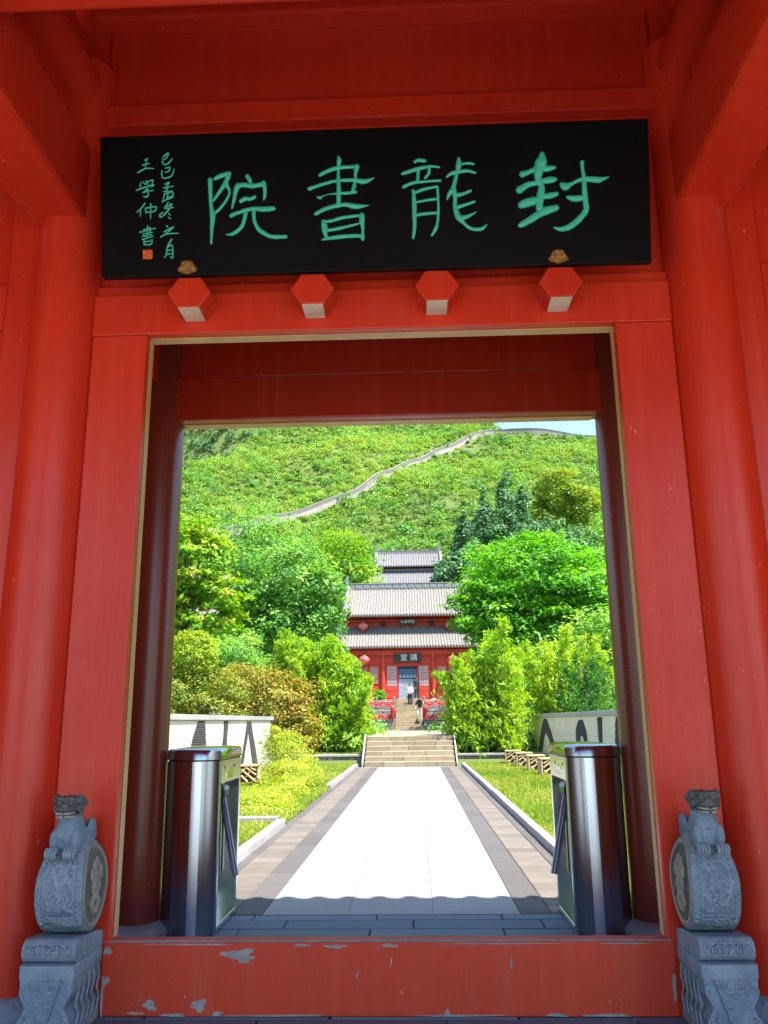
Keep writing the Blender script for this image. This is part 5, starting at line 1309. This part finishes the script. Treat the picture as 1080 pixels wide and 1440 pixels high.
bamboo(-3.9, -1.95, 26.0, 28.6, 4.75, 52, 'bright green bamboo clump left of the wide steps', 22, spread=.45, leaves=150, top=lambda f: .93 - .13 * f)
bamboo(-5.6, -4.0, 28.2, 30.4, 4.9, 34, 'bamboo clump standing behind the russet shrub', 23, spread=.5, leaves=140, bias=-.05)
tree('broadleaf_tree', 7.4, 43, 9.0, [(7.0, 42, 9.0, 3.6, 3.2, 2.6), (4.3, 41, 7.3, 2.1, 2.0, 1.7), (9.6, 42, 8.3, 2.3, 2.4, 2.4), (6.5, 40.5, 6.3, 3.4, 1.8, 1.5), (4.0, 40.6, 5.6, 1.2, 1.2, 1.0), (3.9, 41, 6.9, 1.2, 1.2, 1.1)], 470, 42, .36, L_BRIGHT, 'big bright green broadleaf tree overhanging the right of the hall', seed=31, tr=.24, flat=.28, csize=.20, up=1.3, aspect=.42)
tree('broadleaf_tree', 13, 51, 9.5, [(12.6, 50, 8.6, 2.8, 2.6, 3.4), (15.5, 52, 7.8, 2.6, 2.4, 3)], 190, 40, .38, L_BRIGHT, 'green broadleaf tree at far right behind the big tree', seed=32, tr=.2, flat=.35, up=1.1)
tree('broadleaf_tree', 9.5, 36, 4.4, [(9.2, 35.5, 3.9, 2.5, 1.7, 2.6), (7.1, 35, 3.0, 1.8, 1.5, 2.0)], 200, 40, .26, L_MID, 'bushy mid green tree behind right garden wall', seed=33, tr=.13, tint_bias=.1)
tree('locust_tree', -7.7, 46, 10, [(-7.6, 45, 9.6, 2.9, 2.6, 2.7), (-9.6, 45, 8.2, 2.2, 2.2, 2.3), (-5.6, 45, 8.4, 1.9, 2.0, 2.3), (-7.5, 44, 6.4, 2.9, 1.8, 1.6)], 380, 40, .30, L_MID, 'large mid green tree left of the hall', seed=34, tr=.22, flat=.5, csize=.17)
tree('locust_tree', -5.7, 50, 7.6, [(-5.9, 49.5, 6.2, 1.6, 1.6, 2.6), (-5.2, 49, 4.6, 1.1, 1.2, 1.8)], 150, 40, .27, L_MID, 'dark green tree close to left end of the hall', seed=35, tr=.14, tint_bias=-.1)
tree('lime_leaved_tree', -10.2, 33, 8.6, [(-10.2, 33, 8.6, 1.9, 1.8, 2.3), (-9.0, 32.6, 6.6, 1.7, 1.5, 1.6), (-11.2, 33, 6.4, 1.9, 1.6, 2.2)], 230, 42, .30, L_LIME, 'lime and orange leaved tree at the far left', seed=36, tr=.15, flat=.35, up=1.0, trng=(0, .95))
tree('locust_tree', -12.5, 40, 6.5, [(-12.4, 40, 5.2, 2.6, 2, 2.6), (-9.6, 38, 4.2, 2.0, 1.6, 1.9)], 200, 40, .30, L_MID, 'green tree low at the far left behind lime dome', seed=37, tr=.15)
tree('dome_shrub', -7.55, 24.6, 3.7, [(-7.55, 24.6, 3.75, .85, .7, .80)], 260, 26, .10, L_LIMESH, 'smooth lime yellow dome-shaped crown at far left', cat='tree', seed=38, tr=.06, shell=1.0, csize=.12, tint_bias=-.1, trng=(.2, .7))
tree('russet_shrub', -4.7, 25.9, 2.6, [(-4.7, 25.7, 2.0, 1.4, .9, 1.25), (-3.75, 25.2, 1.05, .65, .6, .95), (-5.9, 25.8, 2.4, 1.1, .8, 1.1)], 330, 46, .11, L_BROWN, 'russet brown shrub beyond end of left garden wall', cat='shrub', seed=39, tr=.05, tint_bias=.08)
tree('yellow_green_shrub', -7.1, 25.3, 2.4, [(-6.9, 24.6, 2.0, 1.3, .8, 1.4), (-8.2, 24.2, 2.1, 1.2, .8, 1.4)], 270, 44, .11, L_BROWN, 'yellow-green shrub spilling over left garden wall', cat='shrub', seed=40, tr=.05, tint_bias=-.22)
tree('green_shrub', -7.4, 30, 4.2, [(-7.2, 30, 3.5, 1.9, 1.2, 1.6), (-9.3, 30, 3.2, 1.5, 1.2, 1.7)], 220, 44, .17, L_MID, 'grey green bush above the russet shrub', cat='shrub', seed=41, tr=.08, tint_bias=.2)
tree('lime_shrub', -2.75, 15.0, .9, [(-2.8, 15.0, .62, .55, .6, .62), (-3.0, 14.8, 1.0, .34, .3, .36), (-2.4, 14.4, .38, .45, .6, .40), (-2.5, 13.4, .30, .5, .8, .34), (-2.4, 12.0, .16, .5, .9, .22)], 520, 40, .05, L_LIMESH, 'small lime green shrub with red flecks standing on the left lawn', cat='shrub', seed=42, tr=.02, z0=0.02)
tree('lime_shrub', -2.2, 9.6, .1, [(-2.35, 9.4, .05, .6, .9, .15), (-2.6, 10.6, .08, .7, .7, .2)], 260, 34, .045, L_LIMESH, 'low lime plant spreading at edge of left lawn by path', cat='plant', seed=43, tr=.01, z0=0.02, nlimb=4)
tree('juniper', 6.1, 25.4, 3.4, [(5.5, 25.2, 2.0, .55, .5, 1.3), (6.1, 25.3, 2.5, .55, .5, 1.5), (6.7, 25.4, 2.2, .55, .5, 1.4), (6.3, 25.0, 1.4, 1.1, .6, 1.0)], 330, 44, .085, L_JUN, 'dark green juniper rising above right garden wall', cat='shrub', seed=44, tr=.05, up=.2, flat=1.8, csize=.13, aspect=.35)
tree('low_hedge', 2.05, 25.2, .6, [(2.0, 25.0, .55, .42, .4, .38), (2.35, 25.6, .6, .4, .4, .36)], 150, 40, .06, L_BRIGHT, 'bright green low hedge by right side of wide steps', cat='hedge', seed=45, tr=.02, nlimb=5, tint_bias=.2)
T = tree('potted_bush', -2.28, 55.6, 3.2, [(-2.28, 55.6, 3.15, .42, .4, .36)], 120, 36, .09, L_BRIGHT, 'rounded green bush in stone pot left of the hall steps', cat='potted plant', seed=46, tr=.03, z0=2.2, nlimb=5)
MB().lathe([(.25, 2.14), (.34, 2.3), (.42, 2.72), (.46, 2.86), (.40, 2.86), (.36, 2.78)], (-2.28, 55.6, 0), 18).build('pot', CAPSTONE, T, smooth=True)
# woods behind the halls
for i, (x, y, zt, r, lb, m_, bias) in enumerate([
    (-6.9, 78, 20.3, 3.2, 'yellow green tree beside ridge of the front hall', L_LIME, -.15), (-11.5, 84, 21, 3.0, 'mid green tree up the slope left of halls', L_MID, .1), (-16, 90, 25, 3.4, 'rounded green tree high on left slope', L_MID, .15),
    (-21.5, 98, 27.5, 3.6, 'dark green tree at far left below the hill wall', L_MID, 0), (-9.5, 97, 25.5, 3.3, 'green tree above and left of rear hall', L_HILL, 0), (-14.5, 76, 15.5, 3.0, 'leafy tree in front of the left tiled house', L_LIME, -.1),
    (4.9, 82, 18.6, 2.1, 'dark tree right beside rear hall roof', L_DARK, .2), (6.8, 86, 20.4, 2.3, 'dark bushy tree right of the rear hall', L_MID, -.1), (14.2, 86, 23, 2.9, 'dark round tree below the poplars', L_DARK, .1), (18.6, 88, 22.5, 3.0, 'dark round tree below the yellow tree', L_DARK, .2),
    (24, 92, 25, 3.6, 'green tree at right edge below yellow tree', L_MID, .1), (12, 72, 16.5, 3.0, 'green tree behind the big tree at right', L_BRIGHT, -.1), (19, 70, 15, 3.2, 'green tree in front of right-hand house', L_BRIGHT, 0), (-3.9, 73, 12.5, 2.0, 'green tree at left shoulder of front hall', L_MID, .1)]):
    rr2 = np.random.default_rng(70 + i); hgt = zt - gz(x, y)
    lob = [(x, y, zt - r * .95, r, r, r * .95), (x - r * .55, y - .5, zt - r * 1.7, r * .75, r * .75, r * .8), (x + r * .6, y - .4, zt - r * 1.6, r * .72, r * .7, r * .85), (x, y - r * .4, zt - r * 2.2, r * .9, r * .6, r * .7)]
    tree('hill_tree', x, y, zt - r, lob, 150, 34, .46, m_, lb, seed=70 + i, tr=.2, tint_bias=bias, csize=.2, group=None)
for i, (x, y, zt, r) in enumerate([(6.3, 92, 26.0, 1.5), (8.9, 94, 28.2, 1.7), (11.9, 95, 31.0, 1.9), (13.9, 95.5, 29.4, 1.5), (10.3, 92, 25.2, 1.5)]):
    lb = ['shortest dark poplar, leftmost of the row above the big tree', 'dark poplar second from left on the slope', 'tallest dark poplar in middle of the row on the slope', 'dark slender poplar beside the yellow tree', 'small dark poplar in front of the tall ones'][i]
    zb = gz(x, y); lob = [(x, y, zt - (zt - zb) * f, r * w, r * w, (zt - zb) * .13) for f, w in ((.07, .35), (.2, .7), (.36, .95), (.52, 1.0), (.68, .9))]
    tree('poplar', x, y, zt - 1.5, lob, 150, 36, .42, L_DARK, lb, seed=90 + i, tr=.16, up=.5, flat=1.1, csize=.22, group='poplars on the slope', tint_bias=.08)
tree('yellow_tree', 20.0, 100, 29, [(19.0, 99, 29.8, 2.6, 2.4, 3.2), (22.0, 99, 27.6, 2.4, 2.2, 3.0), (16.9, 99, 26.2, 2.2, 2.0, 2.8)], 240, 36, .44, L_YEL, 'golden yellow tree on the slope at right', seed=99, tr=.2, flat=.8, tint_bias=-.1)

# ------------------------------------------------------------------ hill wall (built before the scrub so the scrub can keep clear of it)
WP = [(-33, 121), (-31.2, 123.2), (-27.2, 128.1), (-23.8, 132.3), (-18.7, 139.4), (-12.6, 143.6), (-9.0, 149.0), (-5.9, 157.7), (-.9, 173.5), (6.0, 187.1), (13.9, 199.5), (21.5, 207.5), (25, 205.5), (31.1, 201), (41.0, 201), (47.5, 200.5), (60, 198)]
WP = [WP[0]] + [tuple((np.array(WP[i - 1]) + 2 * np.array(WP[i]) + np.array(WP[i + 1])) / 4) for i in range(1, len(WP) - 1)] + [WP[-1]]
WPs = [tuple(q) for q in cr_spline(WP, 5)]
HW = thing('hill_wall', (0, 175, gz(0, 175)), 'long stone wall climbing the hillside to the skyline', 'wall')
STONEW = mat('hill_wall_stone', (.36, .33, .29), (.26, .24, .22), scale=1.2, rough=.9, bump=.4, bscale=6)
DKST = mat('hill_wall_parapet_brick', (.12, .115, .11), (.18, .17, .16), scale=2, rough=.9)
def wall_strip(off0, off1, z0, z1, material, name, parent):
    vs = []; fs = []; n = len(WPs)
    for i, (x, y) in enumerate(WPs):
        a = Vector(WPs[max(i - 1, 0)]); b = Vector(WPs[min(i + 1, n - 1)]); t = (b - a).normalized(); nr = Vector((t.y, -t.x))   # nr points downhill / right
        zc = gz(x, y)
        for o, dz in ((off0, z0), (off1, z0), (off1, z1), (off0, z1)): vs.append((x + nr.x * o, y + nr.y * o, zc + dz))
    for i in range(n - 1):
        for k in range(4): fs.append((i * 4 + k, i * 4 + (k + 1) % 4, (i + 1) * 4 + (k + 1) % 4, (i + 1) * 4 + k))
    fs += [(3, 2, 1, 0), ((n - 1) * 4, (n - 1) * 4 + 1, (n - 1) * 4 + 2, (n - 1) * 4 + 3)]
    return MB().add(vs, fs).build(name, material, parent)
wall_strip(-.40, .40, -3, .9, STONEW, 'wall_body', HW)
wall_strip(.26, .42, .9, 1.15, DKST, 'outer_parapet', HW)
wall_strip(-.42, -.26, .9, 1.5, DKST, 'inner_parapet', HW)
wall_strip(-.45, -.23, 1.5, 1.62, STONEW, 'parapet_coping', HW)
T = thing('hill_pole', (31, 204, gz(31, 204)), 'thin pale pole standing on the skyline wall', 'pole')
MB().tube([(31, 204, gz(31, 204)), (31, 204, gz(31, 204) + 5)], [.14, .08], 8).build('shaft', CAPSTONE, T)
MB().box(30.3, 31.7, 203.95, 204.05, gz(31, 204) + 4.2, gz(31, 204) + 4.4).build('crossarm', CAPSTONE, T)

# ------------------------------------------------------------------ scrub covering the hill
def scrub(name, zf, xlim, y0, y1, sp0, per, leaf0, hgt, material, label, seed, yc=None):
    rng = np.random.default_rng(seed); xs_ = []; ys_ = []
    y = y0
    while y < y1:
        sp = sp0 * (1 + .0022 * (y - y0)); a, b = xlim(y); n = max(1, int((b - a) / sp))
        xs_.append(np.linspace(a, b, n) + rng.uniform(-.5, .5, n) * sp); ys_.append(np.full(n, y) + rng.uniform(-.5, .5, n) * sp); y += sp
    X = np.concatenate(xs_); Y = np.concatenate(ys_)
    big = .5 + .5 * np.sin(X * .13 + 1.7 * np.sin(Y * .05)) * np.sin(Y * .09 + X * .04)
    S_ = hgt * rng.uniform(.55, 1.25, len(X)) * (.8 + .45 * big)
    if yc is not None:
        A = np.array(WPs); d = np.min(np.hypot(X[:, None] - A[None, :, 0], Y[:, None] - A[None, :, 1]), 1)
        keep = d > 1.0; S_ = np.where(d < 4, S_ * .7, S_)
        rock = ((X - 7.5) / 1.2) ** 2 + ((Y - 139) / 4) ** 2 < 1
        rock |= ((X - 2) / 2) ** 2 + ((Y - 168) / 2) ** 2 < 1; rock |= ((X - 17) / 2.5) ** 2 + ((Y - 194) / 3) ** 2 < 1; rock |= ((X + 33) / 2.5) ** 2 + ((Y - 150) / 3.5) ** 2 < 1
        keep &= ~(rock & (rng.uniform(size=len(X)) < .8))
        X, Y, S_, big = X[keep], Y[keep], S_[keep], big[keep]
    Z = zf(X, Y); n = len(X)
    pt = np.sin(X * .045 + 2 * np.sin(Y * .031)) * np.sin(Y * .052 - X * .02 + 1)
    base_t = np.clip(.46 + .30 * (big - .5) + .22 * pt + rng.normal(size=n) * .21, 0, 1)
    idx = np.repeat(np.arange(n), per); m = len(idx)
    d = rng.normal(size=(m, 3)); d /= np.linalg.norm(d, axis=1, keepdims=True); d[:, 2] = np.abs(d[:, 2]) * .9
    rad = rng.uniform(.45, 1.05, m)[:, None]
    # each bush is a few rounded heads
    hd = rng.normal(size=(n, 3, 3)) * np.array([.45, .45, .2]); pick = rng.integers(0, 3, m)
    P = np.stack([X, Y, Z], 1)[idx] + (hd[idx, pick] + d * rad * np.array([.72, .72, .62]) + np.array([0, 0, .25])) * S_[idx][:, None]
    N = d + rng.normal(size=(m, 3)) * .45; N[:, 2] += .55
    ln = leaf0 * rng.uniform(.7, 1.3, m) * (1 + .0012 * (Y[idx] - y0)); V, F = leaf_quads(P, N, ln, ln * .72, rng)
    t = np.clip(base_t[idx] * .8 + rng.uniform(0, .3, m), 0, 1)
    return tag(np_obj(name, np_mesh(name, V, F, material, np.repeat(t, 4))), label, 'scrub', kind='stuff')
scrub('hill_scrub', g, lambda y: (.17 - .305 * (y + 4.5) - 4, .17 + .25 * (y + 4.5) + 4), 84, 262, 1.4, 46, .42, 1.5, L_HILL, 'dense sunlit green scrub covering the hillside', 7, True)
scrub('hill_bushes', g, lambda y: (.17 - .305 * (y + 4.5) - 4, .17 + .25 * (y + 4.5) + 4), 86, 250, 5.4, 110, .45, 2.3, L_MID, 'larger dark bushes dotted over the hillside', 17, True)
scrub('lower_wood', g, lambda y: (.17 - .305 * (y + 4.5) - 4, .17 + .25 * (y + 4.5) + 4), 90, 128, 4.6, 130, .5, 2.7, L_MID, 'mid green trees massed on the lower slope behind the halls', 27, True)
scrub('ridge_wood', g2, lambda y: (-.33 * y, -.06 * y), 330, 415, 4.2, 70, 1.3, 4.6, L_FAR, 'darker woodland on the far ridge at upper left', 8)
def bank(x0, x1, y0, y1, sp, hgt, label, seed, mm):
    rng = np.random.default_rng(seed)
    return scrub('bank_shrubs', g, lambda y: (x0(y), x1(y)), y0, y1, sp, 60, .16, hgt, mm, label, seed)
bank(lambda y: -.30 * (y + 4.5) - 1, lambda y: -2.1 if y < 46 else -6.3, 25.5, 84, 1.5, .75, 'low green shrubs on the bank left of the steps', 51, L_MID)
bank(lambda y: 2.1 if y < 46 else 5.9, lambda y: .27 * (y + 4.5) + 1, 25.5, 84, 1.5, .75, 'low green shrubs on the bank right of the steps', 52, L_MID)
# flanks: the slope and the garden go on to both sides
scrub('hill_scrub', g, lambda y: (-.62 * (y + 4.5) - 6, -.305 * (y + 4.5) - 3), 84, 235, 2.5, 46, .62, 2.1, L_HILL, 'green scrub on the left flank of the hillside', 61, True)
scrub('hill_scrub', g, lambda y: (.25 * (y + 4.5) + 3, .58 * (y + 4.5) + 6), 84, 222, 2.5, 46, .62, 2.1, L_HILL, 'green scrub on the right flank of the hillside', 62, True)
bank(lambda y: -.62 * (y + 4.5) - 4, lambda y: max(-5.3, -.30 * (y + 4.5) - 1) if y < 25 else -.30 * (y + 4.5) - 1, 6, 84, 2.3, 1.1, 'low green shrubs beyond the left garden wall', 63, L_MID)
bank(lambda y: min(5.3, .27 * (y + 4.5) + 1) if y < 25 else .27 * (y + 4.5) + 1, lambda y: .6 * (y + 4.5) + 4, 6, 84, 2.3, 1.1, 'low green shrubs beyond the right garden wall', 64, L_MID)
for i, (x, y, zt, r, lb, m_) in enumerate([(-15.5, 31, 9.5, 2.8, 'round green tree far left outside the garden wall', L_MID), (-20, 44, 12, 3.4, 'tall green tree far left on the bank', L_BRIGHT), (15.5, 36, 9.5, 2.8, 'round green tree far right outside the garden wall', L_BRIGHT), (21, 47, 12, 3.4, 'tall green tree far right on the bank', L_MID), (-25, 62, 15, 3.6, 'green tree far left above the bank', L_MID), (26, 66, 16, 3.6, 'green tree far right above the bank', L_MID)]):
    lob = [(x, y, zt - r * .95, r, r, r * .95), (x - r * .55, y - .5, zt - r * 1.7, r * .75, r * .75, r * .8), (x + r * .6, y - .4, zt - r * 1.6, r * .72, r * .7, r * .85), (x, y - r * .4, zt - r * 2.2, r * .9, r * .6, r * .7)]
    tree('hill_tree', x, y, zt - r, lob, 150, 34, .42, m_, lb, seed=170 + i, tr=.2, csize=.2)
